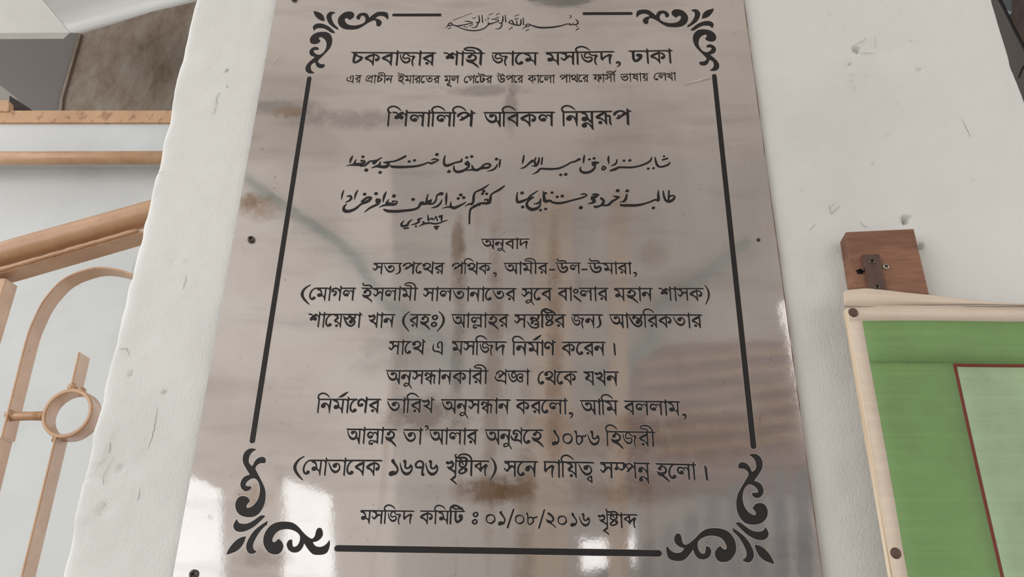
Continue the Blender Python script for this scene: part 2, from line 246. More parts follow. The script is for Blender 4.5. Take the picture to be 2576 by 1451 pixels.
def smooth(P,n=6):
    P=np.array(P,float)
    if len(P)<3: return P
    closed=np.allclose(P[0],P[-1])
    Q=np.vstack([P[-2] if closed else 2*P[0]-P[1],P,P[1] if closed else 2*P[-1]-P[-2]])
    o=[]
    for i in range(1,len(Q)-2):
        a,b,c,d=Q[i-1:i+3]
        for t in np.arange(n)/n:
            o.append(.5*(2*b+(c-a)*t+(2*a-5*b+4*c-d)*t*t+(3*b-a-3*c+d)*t**3))
    o.append(P[-1]); o=np.array(o); o[:,2]=np.maximum(o[:,2],P[:,2].min()*.6); return o
def word(G,names,capend=10):
    """lay glyph names out; returns prims in units and total width incl. cap"""
    x=0; out=[]; M=[]
    for nm in names:
        dx=0
        if '@' in nm: nm,dx=nm.split('@'); dx=float(dx)
        adv,m,pr=G[nm]
        for k,pts in pr: out.append((k,[(p[0]+x+dx,)+tuple(p[1:]) for p in pts]))
        for a,b in m:
            a+=x;b+=x
            if M and a-M[-1][1]<.6: M[-1][1]=b
            else: M.append([a,b])
        x+=adv
    last=bool(M) and abs(M[-1][1]-x)<.6
    if last: M[-1][1]=x+capend-3
    if names[0]=='e':
        M[0][0]=42
        if M[0][1]<56: M.pop(0)
    for a,b in M:
        st=a<1 and not names[0] in('e','sha')
        out.append(('p',[(a if st else a-4,0),(b-5,0),(b+5,11),(a+12 if st else a,11)]))
    return out,x+(capend if last else 0)
class SDF:
    def __init__(s,x0,y0,x1,y1,h):
        s.x0,s.y0,s.h=x0,y0,h; s.nx=int((x1-x0)/h)+2; s.ny=int((y1-y0)/h)+2
        s.f=np.full((s.ny,s.nx),9.0); s.pad=4*h
    def win(s,ax,ay,bx,by):
        i0=max(0,int((ax-s.pad-s.x0)/s.h)); i1=min(s.nx,int((bx+s.pad-s.x0)/s.h)+2)
        j0=max(0,int((ay-s.pad-s.y0)/s.h)); j1=min(s.ny,int((by+s.pad-s.y0)/s.h)+2)
        if i1<=i0 or j1<=j0: return None
        X=s.x0+np.arange(i0,i1)*s.h; Y=(s.y0+np.arange(j0,j1)*s.h)[:,None]
        return (slice(j0,j1),slice(i0,i1)),X,Y
    def cap(s,p,q):
        r=max(p[2],q[2]); w=s.win(min(p[0],q[0])-r,min(p[1],q[1])-r,max(p[0],q[0])+r,max(p[1],q[1])+r)
        if w is None: return
        sl,X,Y=w; dx,dy=q[0]-p[0],q[1]-p[1]; L=dx*dx+dy*dy+1e-18
        t=np.clip(((X-p[0])*dx+(Y-p[1])*dy)/L,0,1)
        d=np.hypot(X-p[0]-t*dx,Y-p[1]-t*dy)-(p[2]+t*(q[2]-p[2]))
        s.f[sl]=np.minimum(s.f[sl],d)
    def poly(s,P):
        P=np.array(P); w=s.win(P[:,0].min(),P[:,1].min(),P[:,0].max(),P[:,1].max())
        if w is None: return
        sl,X,Y=w; X=X+0*Y; Y=Y+0*X; d=np.full(X.shape,9.0); ins=np.zeros(X.shape,bool)
        for a,b in zip(P,np.roll(P,-1,0)):
            e=b-a; t=np.clip(((X-a[0])*e[0]+(Y-a[1])*e[1])/(e@e+1e-18),0,1)
            d=np.minimum(d,np.hypot(X-a[0]-t*e[0],Y-a[1]-t*e[1]))
            if a[1]!=b[1]:
                c=((a[1]>Y)!=(b[1]>Y))&(X<(b[0]-a[0])*(Y-a[1])/(b[1]-a[1])+a[0]); ins^=c
        s.f[sl]=np.minimum(s.f[sl],np.where(ins,-d,d))
    def inner(s):
        """true depth inside the union (seams between overlapping strokes vanish)"""
        f=s.f; h=s.h; R=5; g=np.full(f.shape,9.0)
        pf=np.pad(np.where((f>0)&(f<1.6*h),f,-1e3),R,constant_values=-1e3)
        for j in range(-R,R+1):
            for i in range(-R,R+1):
                o=math.hypot(i,j)*h
                if o<=R*h+1e-9:
                    q=pf[R+j:R+j+s.ny,R+i:R+i+s.nx]; np.minimum(g,o-q,out=g,where=q>0)
        g=np.minimum(g,R*h)
        return np.where(f<0,-g,f)
    def prims(s,out,T,k):
        """T maps (x,y)->plane, k scales widths"""
        for kind,pts in out:
            if kind=='p': s.poly([T(*p) for p in pts])
            elif kind=='d': x,y=T(*pts[0][:2]); r=pts[0][2]*k/2; s.cap((x,y,r),(x+1e-7,y,r))
            else:
                P=smooth(pts) if kind=='s' else np.array(pts,float)
                Q=[T(p[0],p[1])+(p[2]*k/2,) for p in P]
                for a,b in zip(Q,Q[1:]): s.cap(a,b)
# word: glyphs ; x0 y0 x1 y1 H (photo px)    box: glyph; x0 y0 x1 y1
LINES = [
("W ca ka ba aa ja aa ba nuktb;882 130.5 1098.5 131.5 35|W sha aa ha ii2;1114 132 1220.8 132 34|W ja aa e ma;1235.3 132 1355.8 131.5 34|W ma sa i ja da;1371.3 131 1546.4 128.2 34.5|B cm;1549 153.8 1562 168.8|W dd aa ka aa;1578.8 127.3 1692.4 125.5 34.5"),
("W eind ba nuktb;873 188.8 911 189 20.6|W pra aa ca ii na;919.7 189.4 990 190 20.6|W iind ma aa ba nuktb e ta ba nuktb;998.8 189.8 1108.4 190.2 20.8|W ma uu la;1117.1 190.1 1156.7 190.1 20.8|W e ga e tt0 fl@-10 ba nuktb;1167.2 190.1 1239.8 190.1 20.8|W uind pa e ba nuktb;1247.9 190 1317.5 189.3 20.8|W ka aa e la aa;1326.7 189.3 1396.9 189 20.8|W pa aa tha e ba nuktb;1407.6 188.3 1481.7 187.7 20.8|W pha aa sa ii reph;1489.2 187.2 1549.8 186.5 20.8|W bha aa ssa aa ya nukta;1558.6 186.2 1631.7 184.2 20.8|W e la kha aa;1643.4 183.3 1701.3 182.8 20.6"),
("W i sha la aa i la i pa;973.3 281 1197.4 282 38.6|W a i ba ka la;1213.9 281.9 1396.9 280.5 38.6|W i na mna ruu pa;1411.3 280 1589.3 277.4 38.8"),
("W a na u ba aa da;1208.1 600.4 1333.4 599.8 27.6"),
("W sa ta yp pa e tha ba nuktb;937.7 660.8 1120.3 661 30.2|W pa i tha ka;1135.8 661.1 1237.8 661.3 30.2|B cm;1240.4 684 1249.6 698|W a aa ma ii ba nuktb;1265.2 660.8 1380.3 660.7 30.2|B hy;1381 676 1397.3 680.5|W uind la;1394.4 660.1 1461.9 660.1 30.4|B hy;1462.2 675.5 1478 680|W uind ma aa ba nuktb aa;1475.3 660.2 1590.4 660.8 30.4|B cm;1592.9 683 1602.8 697.5"),
("B lp;758.4 715.7 778.8 766|W e ma aa ga la;779.6 722.9 897.2 723.2 34.6|W iind sa la aa ma ii;907.8 723.3 1053.4 723.4 34.6|W sa aa la ta aa na aa e ta ba nuktb;1063.9 724 1300.5 724.2 34.6|W sa u e ba;1310.9 724 1391 724 34.6|W ba aa am la aa ba nuktb;1400.9 723.4 1531.4 723.5 34.8|W ma ha aa na;1542.6 724 1643.2 724 34.6|W sha aa sa ka;1654.1 724 1770.8 724 34.6|B rp;1769.4 715.7 1788.3 767"),
("W sha aa e ya nukta sta aa;774.4 788.7 912.7 789.2 36|W kha aa na;926.6 789.5 996.8 789.5 36|B lp;1012.1 782.8 1030.3 834.5|W ba nuktb ha;1029.3 789.7 1085.2 789.7 36|B vi;1084.7 791 1100.9 823.4|B rp;1100.5 782.5 1118.4 835|W a aa lla aa ha ba nuktb;1134 789.8 1281.6 789.8 36|W sa ntu it shta ba nuktb;1292.1 790.1 1424.8 790.1 36|W ja na yp;1435.7 790.1 1518.3 790.1 36|W a aa nta i ba nuktb ka ta aa ba nuktb;1529.4 790.1 1766.6 790.3 36.2"),
("W sa aa e tha;977.3 857.5 1072.3 857.3 36|W eind;1088.4 857.3 1119.4 857.4 36.2|W ma sa i ja da;1135.2 857.2 1275.9 858.3 36.8|W i na ma reph aa nna;1287.3 858.8 1399.6 859 36.6|W ka e ba nuktb na;1410.9 859.2 1524.6 859.2 36.8|B dr;1543 860.9 1549 896.8"),
("W a na u sa ndha aa na ka aa ba nuktb ii;969.5 930.7 1230.8 931 37|W pra gga aa;1244 931.4 1334.9 931.6 37.8|W e tha e ka;1351.6 933 1453.3 933.2 37.4|W ya kha na;1465 933.6 1557.8 933.8 37.6"),
("W i na ma reph aa e nna ba nuktb;798.1 1002.4 960.3 1002.6 38|W ta aa i ba nuktb kha;972.3 1002.8 1094.9 1003 38.2|W a na u sa ndha aa na;1107.3 1003.4 1285.4 1004 38.4|W ka ba nuktb e la aa;1296.1 1004.1 1429 1005 38.6|B cm;1430.9 1035.5 1442.2 1052.7|W a aa i ma;1456.6 1005.8 1555.8 1006.6 39|W ba la la aa ma;1567.1 1007 1711.4 1008.7 39|B cm;1716 1039 1727.6 1057"),
("W a aa lla aa ha;870 1077.4 1000.6 1078.4 40|W ta aa;1012.6 1078.9 1066.6 1079 40|B cm;1068.6 1068.8 1078.2 1084.2|W a aa la aa ba nuktb;1077 1079.3 1204.4 1079.6 40|W a na u gra e ha;1217 1079.4 1368 1079.8 40|B n1;1387.6 1079.8 1408 1121|B n0;1414.6 1089 1441.3 1117.5|B n8;1444 1081.8 1476.2 1119.8|B n6;1477 1082.4 1509.5 1121.2|W i ha ja ba nuktb ii;1521.9 1083.1 1650.2 1085.2 41"),
("B lp;740 1146.4 762.7 1207.8|W e ma aa ta aa e ba ka;763.5 1155.4 962.9 1156 42|B n1;980 1154.4 1002 1197.4|B n6;1006.2 1156 1037.5 1196|B n7;1043.5 1156.8 1068.2 1197.4|B n6;1070.7 1156.6 1102 1196.6|W khri shta fl ii bda;1121.1 1156.8 1232.6 1157.6 42.4|B rp;1230.7 1149.4 1249.6 1211.8|W sa e na;1266.4 1158.5 1354.6 1159.2 42.6|W da aa i ya nukta tba;1365 1159.2 1495.9 1161.3 43|W sa mpa nn;1507.1 1161.3 1636.3 1163.3 43|W ha e la aa;1646.8 1164.4 1752 1166.5 43|B dr;1772.4 1169 1780.6 1212"),
("W ma sa i ja da;905.7 1282.2 1044 1283.7 36.2|W ka i ma it tt0;1054.8 1283.4 1171.3 1284.2 36.4|B vi;1187.4 1286.1 1203 1320|B n0;1221.7 1292.3 1246.8 1318.3|B n1;1252.9 1284.9 1272 1322.2|B sl;1273.8 1279 1294.8 1329.2|B n0;1295 1293.6 1319.7 1319|B n8;1322.2 1288.3 1352.2 1321.3|B sl;1352.9 1280.4 1372.2 1330.3|B n2;1372.8 1288 1400.7 1331|B n0;1401.8 1296 1427 1321|B n1;1433.8 1288.9 1452.5 1325.3|B n6;1456 1290 1485.4 1324.6|W khri shta fl aa bda;1502.6 1291.8 1604.5 1293 36.4"),
]
PERSIAN = [
("P 840 370 5.6|s 2342,175,20 2335,230,30 2330,285,14|d 2290,168,28|s 2300,240,14 2285,280,28 2240,320,30 2160,340,12|s 2080,280,30 2130,240,30 2190,240,32 2200,265,32 2160,292,38 2080,295,42 2010,325,40 1960,300,36 1945,255,18|s 2010,325,36 1930,320,30 1860,332,12|s 1885,205,30 1855,232,32 1880,250,30 1900,225,30 1900,270,32 1860,310,36 1800,340,42 1735,348,42 1695,320,32 1690,262,16|l 1870,145,42 1940,132,46|s 1802,165,20 1790,200,34 1740,212,30 1700,222,30 1650,245,36 1590,260,46 1555,240,36 1552,180,30 1565,120,18|d 1620,342,30|s 1375,182,18 1420,168,28 1475,182,18 1430,205,30 1370,230,34 1330,217,26 1250,247,30 1150,270,36 1000,280,42 870,280,44 812,272,36 800,258,18|d 1450,103,30|l 1060,202,44 1135,186,44|s 1005,130,36 950,160,36 880,190,30 820,205,28 760,208,26 700,218,18|s 700,218,20 770,232,36 735,275,52 650,275,44 600,270,36 525,295,12|s 652,205,16 645,240,32 600,270,30|d 650,355,28|s 672,150,20 620,180,28 565,228,40 550,200,28 510,200,28 470,230,34 430,262,30 370,272,12|s 550,200,28 590,190,36|d 455,322,32|s 375,195,18 400,192,34 440,205,22 400,235,46 330,245,52 290,235,40 312,175,14|l 340,252,36 250,250,28 178,262,10|s 264,125,18 240,170,36 228,220,18|d 408,135,26"),
("P 1280 370 5.6|s 212,115,18 203,180,32 188,242,10|s 330,195,46 290,225,32 250,262,28 210,290,26 156,302,10|s 380,150,22 362,200,30 380,258,36|s 425,145,18 420,200,32 385,262,32 320,262,10|l 472,150,24 460,240,26|s 985,172,36 930,205,30 880,215,26 800,260,28 700,300,32 560,310,36 450,305,32 400,350,30 335,382,12|d 990,172,26|l 730,390,44 800,382,50|s 1065,118,20 1055,170,32 1052,222,20|s 1165,215,18 1220,210,26 1270,217,14 1210,240,40 1210,290,32 1160,340,40 1090,360,42 1030,350,40 1005,310,28 1015,275,12|d 1192,242,32|l 1135,172,40 1200,158,44|s 1335,270,24 1362,292,30 1335,320,28 1312,310,26 1322,278,22 1335,270,24|s 1405,130,22 1402,180,32 1412,240,12|s 1522,175,18 1515,220,28 1480,250,28 1435,262,10|s 2012,150,22 1985,200,30 1900,245,30 1800,275,30 1700,287,34 1560,285,34 1500,310,42 1455,325,34 1413,340,10|l 1622,190,40 1705,186,44|s 2060,145,20 2070,200,30 2095,260,36 2150,278,32 2240,250,30 2270,215,18|d 2185,130,20|l 2165,180,28 2235,160,28|l 1962,302,40 2038,296,38"),
("P 840 370 5.6|s 138,610,16 118,670,28 106,737,10|s 190,692,22 230,690,32 245,720,34 215,755,30 163,778,12|s 336,605,14 308,660,30 288,738,10|s 395,765,34 470,712,36 525,715,30 480,760,46 400,795,36 360,820,30 300,870,40 220,902,46 160,900,52 138,870,42 150,830,30 180,800,12|d 432,662,28|d 616,745,36|s 600,775,30 645,745,38 620,800,36 560,830,34 500,862,30 430,918,12|d 593,653,30|s 736,630,16 710,690,36 690,775,14|s 830,765,32 892,765,16 860,805,42 780,800,52 745,790,40 772,735,12|l 790,812,36 700,820,30 636,847,10|d 845,687,32|s 1326,665,18 1310,720,28 1300,790,34|s 1370,745,30 1330,785,42 1280,800,38 1240,790,60 1210,815,38 1190,850,36 1120,880,38 1000,895,42 880,905,46 760,900,44 708,880,28|d 1345,768,34|s 1340,800,34 1400,795,30 1440,740,28 1452,680,26 1510,655,50|d 1517,655,32|d 1115,735,30|s 1522,740,16 1500,790,30 1450,835,34 1373,857,12|s 1588,650,20 1582,720,34 1580,812,20|s 1857,775,16 1820,800,28 1760,830,36 1690,858,46 1645,825,32 1650,770,14|s 1700,860,36 1610,842,28 1528,862,12|d 1787,672,30|l 1750,722,46 1828,710,50|s 2184,525,14 2100,585,34 1995,635,26 1970,690,36 1965,760,38 1940,802,38 1900,802,28 1848,836,12|s 2402,545,20 2330,600,36 2222,662,26 2205,720,40 2190,780,42 2130,792,42 2060,792,32 1990,830,42 1930,870,34 1912,940,28 1908,1078,24|s 2125,745,28 2160,738,28 2172,770,30|d 2112,620,28|l 2092,656,44 2152,656,44|l 1980,825,30 2050,810,40|s 985,1040,16 950,1080,30 965,1112,36 1030,1100,36 1060,1050,28 1105,1020,12|l 990,1147,28 1045,1138,28|s 1242,1000,18 1190,1020,36 1200,1050,28 1150,1080,28 1083,1095,10|d 1155,1115,20|s 1598,1028,14 1530,1052,22 1440,1080,26 1350,1070,28 1270,1080,30 1198,1115,12|d 1260,1055,20|d 1440,1128,30|d 1447,1150,20|l 1415,1122,24 1475,1118,24|l 1325,965,22 1330,1035,26|s 1330,1025,22 1370,1005,22 1385,1000,22|s 1380,1015,20 1412,1018,20 1440,975,16 1456,1035,22|d 1495,975,24|l 1522,960,24 1515,1030,28|l 1480,985,20 1520,992,20"),
("P 1280 370 5.6|s 122,635,16 112,700,28 125,772,40 190,762,42 250,735,30 290,712,20|d 185,645,30|d 195,842,28|s 408,615,16 340,660,26 285,705,26 350,705,18 290,742,32 255,790,36 262,840,46 320,878,52 390,865,46 435,830,30 447,790,14|s 447,720,14 440,770,36 400,795,30 348,800,12|l 445,886,44 518,870,46|s 490,625,20 495,700,42 510,760,50 555,758,44 595,755,30|l 520,650,40 608,640,44|s 1015,667,16 1060,660,30 1102,680,18 1040,710,30 970,730,30 870,755,30 780,780,36 700,790,42 620,780,36 568,745,22|l 680,700,46 752,688,50|d 1013,850,34|s 1170,667,16 1220,665,36 1272,672,14 1220,700,42 1180,720,60 1205,765,44 1160,790,30 1110,795,10|d 1182,712,34|s 1470,690,16 1520,700,36 1562,705,14 1500,740,34 1450,770,36 1400,815,36 1330,822,30|s 1302,722,40 1335,755,40 1320,800,40 1280,830,30 1230,842,40 1208,838,34|d 1533,612,32|l 1662,672,30 1650,720,36|s 1650,720,42 1620,765,34 1558,770,10|d 1667,615,30|s 2105,610,16 2105,680,36 2105,748,42 2060,742,30 1980,775,28 1900,800,32 1800,820,42 1680,822,44 1590,820,40 1572,805,22|d 2035,855,28|s 2175,620,20 2185,690,32 2210,750,36 2250,768,40 2300,750,40 2337,702,28 2300,682,26 2255,705,26|l 2255,615,26 2250,760,28"),
("P 1080 0 6.133|s 2252,298,10 2282,320,22 2292,360,24 2250,382,24 2210,376,18 2180,386,20 2140,370,18 2080,385,22 2000,405,28 1850,425,34 1700,425,34 1600,400,26 1540,375,18|l 2222,350,10 2215,378,18|l 2172,352,10 2170,380,18|s 1540,372,18 1502,375,20 1492,400,22 1530,407,20 1552,388,16|l 1495,410,20 1440,445,10|d 2275,408,14|l 2262,467,14 2308,438,18|s 2160,240,12 2192,248,14 2165,287,12|l 1487,478,14 1532,455,16|l 1448,275,14 1455,385,20|s 1412,300,18 1415,350,24 1400,387,24 1360,387,22 1345,320,14|s 1357,387,22 1322,385,24 1297,360,20 1282,318,14|s 1300,380,20 1252,362,20 1225,345,18 1268,315,18 1285,342,18|s 1313,285,8 1328,300,12 1343,286,12 1358,298,12 1372,278,8|l 1318,252,14 1377,226,14|l 1228,457,12 1280,420,18|l 1170,235,14 1180,340,20|s 1130,245,14 1137,300,24 1112,360,20 1072,350,14|s 1120,350,16 1115,400,20 1080,440,20 1018,444,8|s 955,302,10 1010,295,20 1072,320,16 1000,350,22 940,370,18 905,382,18|s 962,375,18 930,360,16 908,380,18|s 905,340,12 910,380,20 880,412,20 820,450,22 720,472,24 600,466,22 500,440,18 418,403,10|d 868,310,12|s 890,270,10 916,276,12 900,307,12|l 922,232,14 982,208,12|s 1022,275,8 1042,268,12 1058,278,12 1078,260,8|l 1032,227,14 1088,206,12|l 812,235,14 822,345,20|s 760,240,14 772,300,22 762,350,22 722,345,14|s 752,340,16 740,390,20 710,420,20 652,425,8|s 545,330,10 600,330,20 668,350,14 600,370,20 520,387,22 430,402,28 370,385,20 328,350,14|l 658,202,8 370,312,12|s 340,350,18 302,365,20 292,390,22 330,397,20 348,377,16|l 300,395,20 242,427,8|l 287,447,14 332,428,16|d 540,415,14|d 578,421,14|l 622,403,14 672,378,14|s 662,270,8 682,287,12 700,276,12 722,263,8"),
]

# ------------------------------------------------------------------ the setting
def vnoise(X, Y, sc, seed):
    """cheap tiling value noise on arrays"""
    rs = np.random.RandomState(seed); T = rs.rand(64, 64) * 2 - 1
    x = X * sc; y = Y * sc; xi = np.floor(x).astype(int); yi = np.floor(y).astype(int); fx = x - xi; fy = y - yi
    fx = fx * fx * (3 - 2 * fx); fy = fy * fy * (3 - 2 * fy)
    g = lambda a, b: T[a % 64, b % 64]
    return (g(xi, yi) * (1 - fx) + g(xi + 1, yi) * fx) * (1 - fy) + (g(xi, yi + 1) * (1 - fx) + g(xi + 1, yi + 1) * fx) * fy

def paint_white(name, tint=(206, 206, 203), dirt=.5, spec=.35, rough=.62, bump=1.0):
    t = NT(name); bump = bump * 1.1
    n1 = t.noise(2.2, 5, .6); n2 = t.noise(38, 6, .65); n3 = t.noise(190, 3, .7)
    col = t.ramp(n1, [(.30, lin(*(c - 12 for c in tint))), (.55, lin(*tint)), (.8, lin(*(min(255, c + 5) for c in tint)))])
    spots = t.ramp(t.noise(95, 2, .5), [(.16, BW(1)), (.215, BW(0))])
    col = t.mix(t.math('MULTIPLY', spots, .45 * dirt), col, lin(126, 118, 108))
    smear = t.ramp(t.noise(3.1, 7, .62, dist=.8), [(.62, BW(0)), (.80, BW(1))])
    col = t.mix(t.math('MULTIPLY', smear, .28 * dirt), col, lin(168, 154, 138))
    n4 = t.noise(430, 3, .6, vec=t.map(scale=(1, 1, .6)))
    pits = t.ramp(t.noise(330, 2, .5), [(.20, BW(0)), (.27, BW(1))])
    h = t.math('ADD', t.math('MULTIPLY', n2, .45), t.math('MULTIPLY', n3, .28))
    h = t.math('ADD', h, t.math('MULTIPLY', n4, .75)); h = t.math('ADD', h, t.math('MULTIPLY', pits, .6))
    h = t.math('ADD', h, t.math('MULTIPLY', t.noise(9, 5, .6), 1.6))
    t.bump(h, .55 * bump, .0013)
    return t.set(Base__Color=col, Roughness=rough, Specular__IOR__Level=spec)
M_WALL = paint_white('old_white_wall_paint', (211, 211, 207))
M_BACK = paint_white('stairwell_paint', (203, 205, 204), .12, .25, .7, .25)
M_HOLE = plain('bare_masonry', lin(120, 104, 90), .9)

# pier that carries the plate: front face is a fine relief grid with real holes and dents
zt, zb = 2.75, 1.10
xl0, xr0 = at(492, 0).x, at(2501, 0).x
st = .0032
xs = np.arange(xl0, xr0 + st, st); xs = xl0 + (xs - xl0) * (xr0 - xl0) / (xs[-1] - xl0); zs = np.arange(zb, zt, st)
X, Z = np.meshgrid(xs, zs)
D = .0011 * vnoise(X, Z, 7, 1) + .0007 * vnoise(X, Z, 23, 2) + .00035 * vnoise(X, Z, 60, 3)
D += .0016 * np.maximum(0, vnoise(X, Z, 13, 5) - .55)
P = lambda x, y: (at(x, y).x, at(x, y).z)
HOLES = [(2157, 122, 9, .012), (2279, 552, 10, .012), (2312, 174, 4.5, .004), (2147, 189, 6, .002), (2180, 190, 5.5, .002), (2149, 223, 4, .0025), (2452, 457, 8, .0015),
         (2128, 73, 8, .0016), (2315, 622, 7, .010), (573, 178, 4, .003), (546, 262, 7, .0022), (436, 660, 3, .003), (330, 940, 4, .003), (470, 655, 5, .0015), (415, 985, 3, .003), (302, 1180, 8, .003), (215, 1205, 9, .0016),
         (540, 283, 5, .0022), (2138, 160, 5, .003), (2145, 205, 7, .0018), (2236, 338, 3, .002), (2255, 262, 2.6, .002), (2086, 32, 3, .002), (2015, 480, 3.4, .002), (2195, 412, 3.4, .0015), (1952, 404, 5, .0012)]
wob = 1 + .25 * vnoise(X, Z, 240, 9)
for hx, hy, rp, dep in HOLES:
    cx, cz = P(hx, hy); r = max(rp * .00043, .0022)
    d = np.hypot((X - cx), (Z - cz)) / (r * wob)
    D += dep * np.clip(1.25 - d, 0, 1) ** .7 - .0004 * np.exp(-((d - 1.6) / .35) ** 2)
# chipped, filled strip low on the left and the seam line across the top right
cx, cz = P(265, 1230); D += .0016 * np.exp(-(((X - cx) / .030) ** 2 + ((Z - cz) / .055) ** 2)) * (vnoise(X, Z, 55, 4) > .1)
cx, cz = P(0, 186); D += .0007 * (Z > cz) * (X > .28)
edgeL = np.exp(-(X - xl0) / .004); edgeR = np.exp(-(xr0 - X) / .005)
D += .0030 * edgeL * (1.1 + .9 * vnoise(Z * 0, Z, 31, 6)) + .005 * edgeR
Xw = X + (.0012 * vnoise(Z * 0, Z, 17, 7) + .0014 * vnoise(Z * 0, Z, 60, 8)) * (edgeL + edgeR)
nz, nx = X.shape
verts = np.stack([Xw.ravel(), D.ravel(), Z.ravel()], 1)
idx = np.arange(nz * nx).reshape(nz, nx)
quads = np.stack([idx[:-1, :-1].ravel(), idx[:-1, 1:].ravel(), idx[1:, 1:].ravel(), idx[1:, :-1].ravel()], 1)
# side, top and bottom skirts so that the pier is a solid body
ring = list(idx[0, :]) + list(idx[1:, -1]) + list(idx[-1, -2::-1]) + list(idx[-2:0:-1, 0])
n0 = len(verts); back = verts[ring].copy(); back[:, 1] = .34
lo = []; verts = np.vstack([verts, back]); m = len(ring)
sk = np.array([(ring[i], n0 + i, n0 + (i + 1) % m, ring[(i + 1) % m]) for i in range(m)])
quads = np.vstack([quads, sk])
me = bpy.data.meshes.new('wall_front'); me.vertices.add(len(verts)); me.vertices.foreach_set('co', verts.astype(np.float32).ravel())
me.loops.add(quads.size); me.loops.foreach_set('vertex_index', quads.astype(np.int32).ravel())
me.polygons.add(len(quads)); me.polygons.foreach_set('loop_start', np.arange(0, quads.size, 4, dtype=np.int32)); me.update(calc_edges=True)
me.polygons.foreach_set('use_smooth', np.ones(len(quads), bool)); me.materials.append(M_WALL); me.validate()
wall = bpy.data.objects.new('wall_front', me); COL.objects.link(wall); tag(wall, kind='structure')
for nm, z0, z1 in (('lower', 0, zb), ('upper', zt, 5.0)):
    v, f = prism([(xl0, z0), (xr0, z0), (xr0, z1), (xl0, z1)], .002, .34); mesh_obj('pier_block', v, f, M_WALL, wall)

def crack(px, w=.00022, Y=-.0004, mat=None, par=None):
    """a thin fissure line on the plaster"""
    bm = bmesh.new(); p = [at(a, b, 0) for a, b in px]
    pts = []
    for a, b in zip(p, p[1:]):
        k = max(2, int((b - a).length / .004))
        for i in range(k): pts.append(a.lerp(b, i / k) + Vector((random.uniform(-.0006, .0006), 0, random.uniform(-.0006, .0006))))
    pts.append(p[-1])
    tube(bm, [(q.x, Y, q.z) for q in pts], [w * (.25 + .75 * math.sin(math.pi * (i + .4) / len(pts))) for i in range(len(pts))], 5)
    return bm_obj('plaster_crack', bm, mat, par)
M_CRACK = plain('crack_shadow_dirt', lin(140, 134, 127), .95)
for c in ([(1968, 655), (1985, 625), (2005, 600), (2030, 590), (2055, 558)], [(1966, 628), (1990, 628), (2010, 612), (2052, 565)], [(2100, 512), (2086, 520), (2090, 540), (2112, 518)],
          [(2162, 556), (2170, 566), (2184, 572)], [(2145, 118), (2160, 108), (2172, 104), (2178, 95)], [(2160, 135), (2180, 133), (2200, 134)], [(2200, 92), (2203, 122)],
          [(2285, 100), (2296, 106)], [(556, 233), (548, 238), (545, 252), (548, 264)], [(549, 264), (542, 272), (541, 288)], [(573, 172), (568, 184)], [(573, 214), (571, 222)], [(670, 144), (664, 156)], [(470, 690), (462, 728)], [(298, 876), (318, 877), (325, 896)], [(283, 1090), (275, 1140)],
          [(284, 1150), (262, 1195), (258, 1230), (268, 1260), (255, 1285)], [(252, 1290), (225, 1360)], [(396, 1025), (388, 1080), (374, 1130)], [(356, 1215), (342, 1285)], [(415, 432), (398, 436), (392, 442)],
          [(340, 648), (330, 700)], [(388, 410), (385, 432)], [(2120, 430), (2118, 470)], [(2420, 300), (2440, 345)]):
    crack(c, mat=M_CRACK, par=wall)

# stairwell behind the pier, on the left
def slab(name, px, Y, dep, mat, kind='structure', parent=None):
    v, f = pprism(px, Y, dep); o = mesh_obj(name, v, f, mat, parent)
    return tag(o, kind=kind) if kind else o
slab('wall_back', [(-420, 330), (760, 330), (900, 1700), (-420, 1700)], 1.50, .08, M_BACK)
fascia = slab('trim_1', [(-420, 306), (640, 306), (650, 400), (-420, 400)], 1.44, .06, M_BACK)
t = NT('cream_oil_paint')
cn = t.ramp(t.noise(9, 5, .6), [(.35, lin(172, 132, 98)), (.6, lin(190, 152, 118)), (.8, lin(206, 174, 144))])
rust = t.ramp(t.noise(120, 4, .6), [(.29, BW(1)), (.36, BW(0))])
cn = t.mix(t.math('MULTIPLY', rust, .65), cn, lin(112, 78, 52)); t.bump(t.noise(160, 4, .6), .25, .0006)
M_CREAM = t.set(Base__Color=cn, Roughness=.36, Specular__IOR__Level=.55)
t = NT('cream_ledge_paint')
cn = t.ramp(t.noise(6, 5, .6), [(.35, lin(180, 142, 108)), (.65, lin(196, 158, 122))])
rs_ = t.ramp(t.noise(30, 5, .7, vec=t.map(scale=(1, 1, .6))), [(.54, BW(0)), (.62, BW(1))])
M_LEDGE = t.set(Base__Color=t.mix(t.math('MULTIPLY', rs_, .6), cn, lin(120, 82, 54)), Roughness=.6)
slab('trim_2', [(-420, 278), (620, 278), (624, 308), (-420, 308)], 1.43, .03, M_LEDGE)
slab('trim_3', [(-200, 252), (21, 252), (22, 280), (-200, 280)], 1.425, .03, M_LEDGE)
t = NT('stained_concrete')
v1 = t.map(scale=(1, 1, .45))
cn = t.ramp(t.noise(11, 8, .72, vec=v1, dist=.2), [(.30, lin(98, 82, 70)), (.48, lin(128, 112, 98)), (.62, lin(140, 130, 118)), (.8, lin(150, 146, 138))])
bl = t.ramp(t.noise(14, 6, .7, vec=v1), [(.60, BW(0)), (.72, BW(1))])
M_CONC = t.set(Base__Color=t.mix(t.math('MULTIPLY', bl, .5), cn, lin(92, 66, 48)), Roughness=.85)
t.bump(t.noise(30, 5, .6), .4, .004)
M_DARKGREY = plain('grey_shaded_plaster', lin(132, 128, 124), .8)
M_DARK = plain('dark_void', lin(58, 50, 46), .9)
q0, q1 = at(203, 60, 2.05), at(150, 300, 2.05)
slab('wall_stairs', [(203, 40), (700, -120), (700, 330), (140, 330), (155, 245)], 2.05, .06, M_CONC)
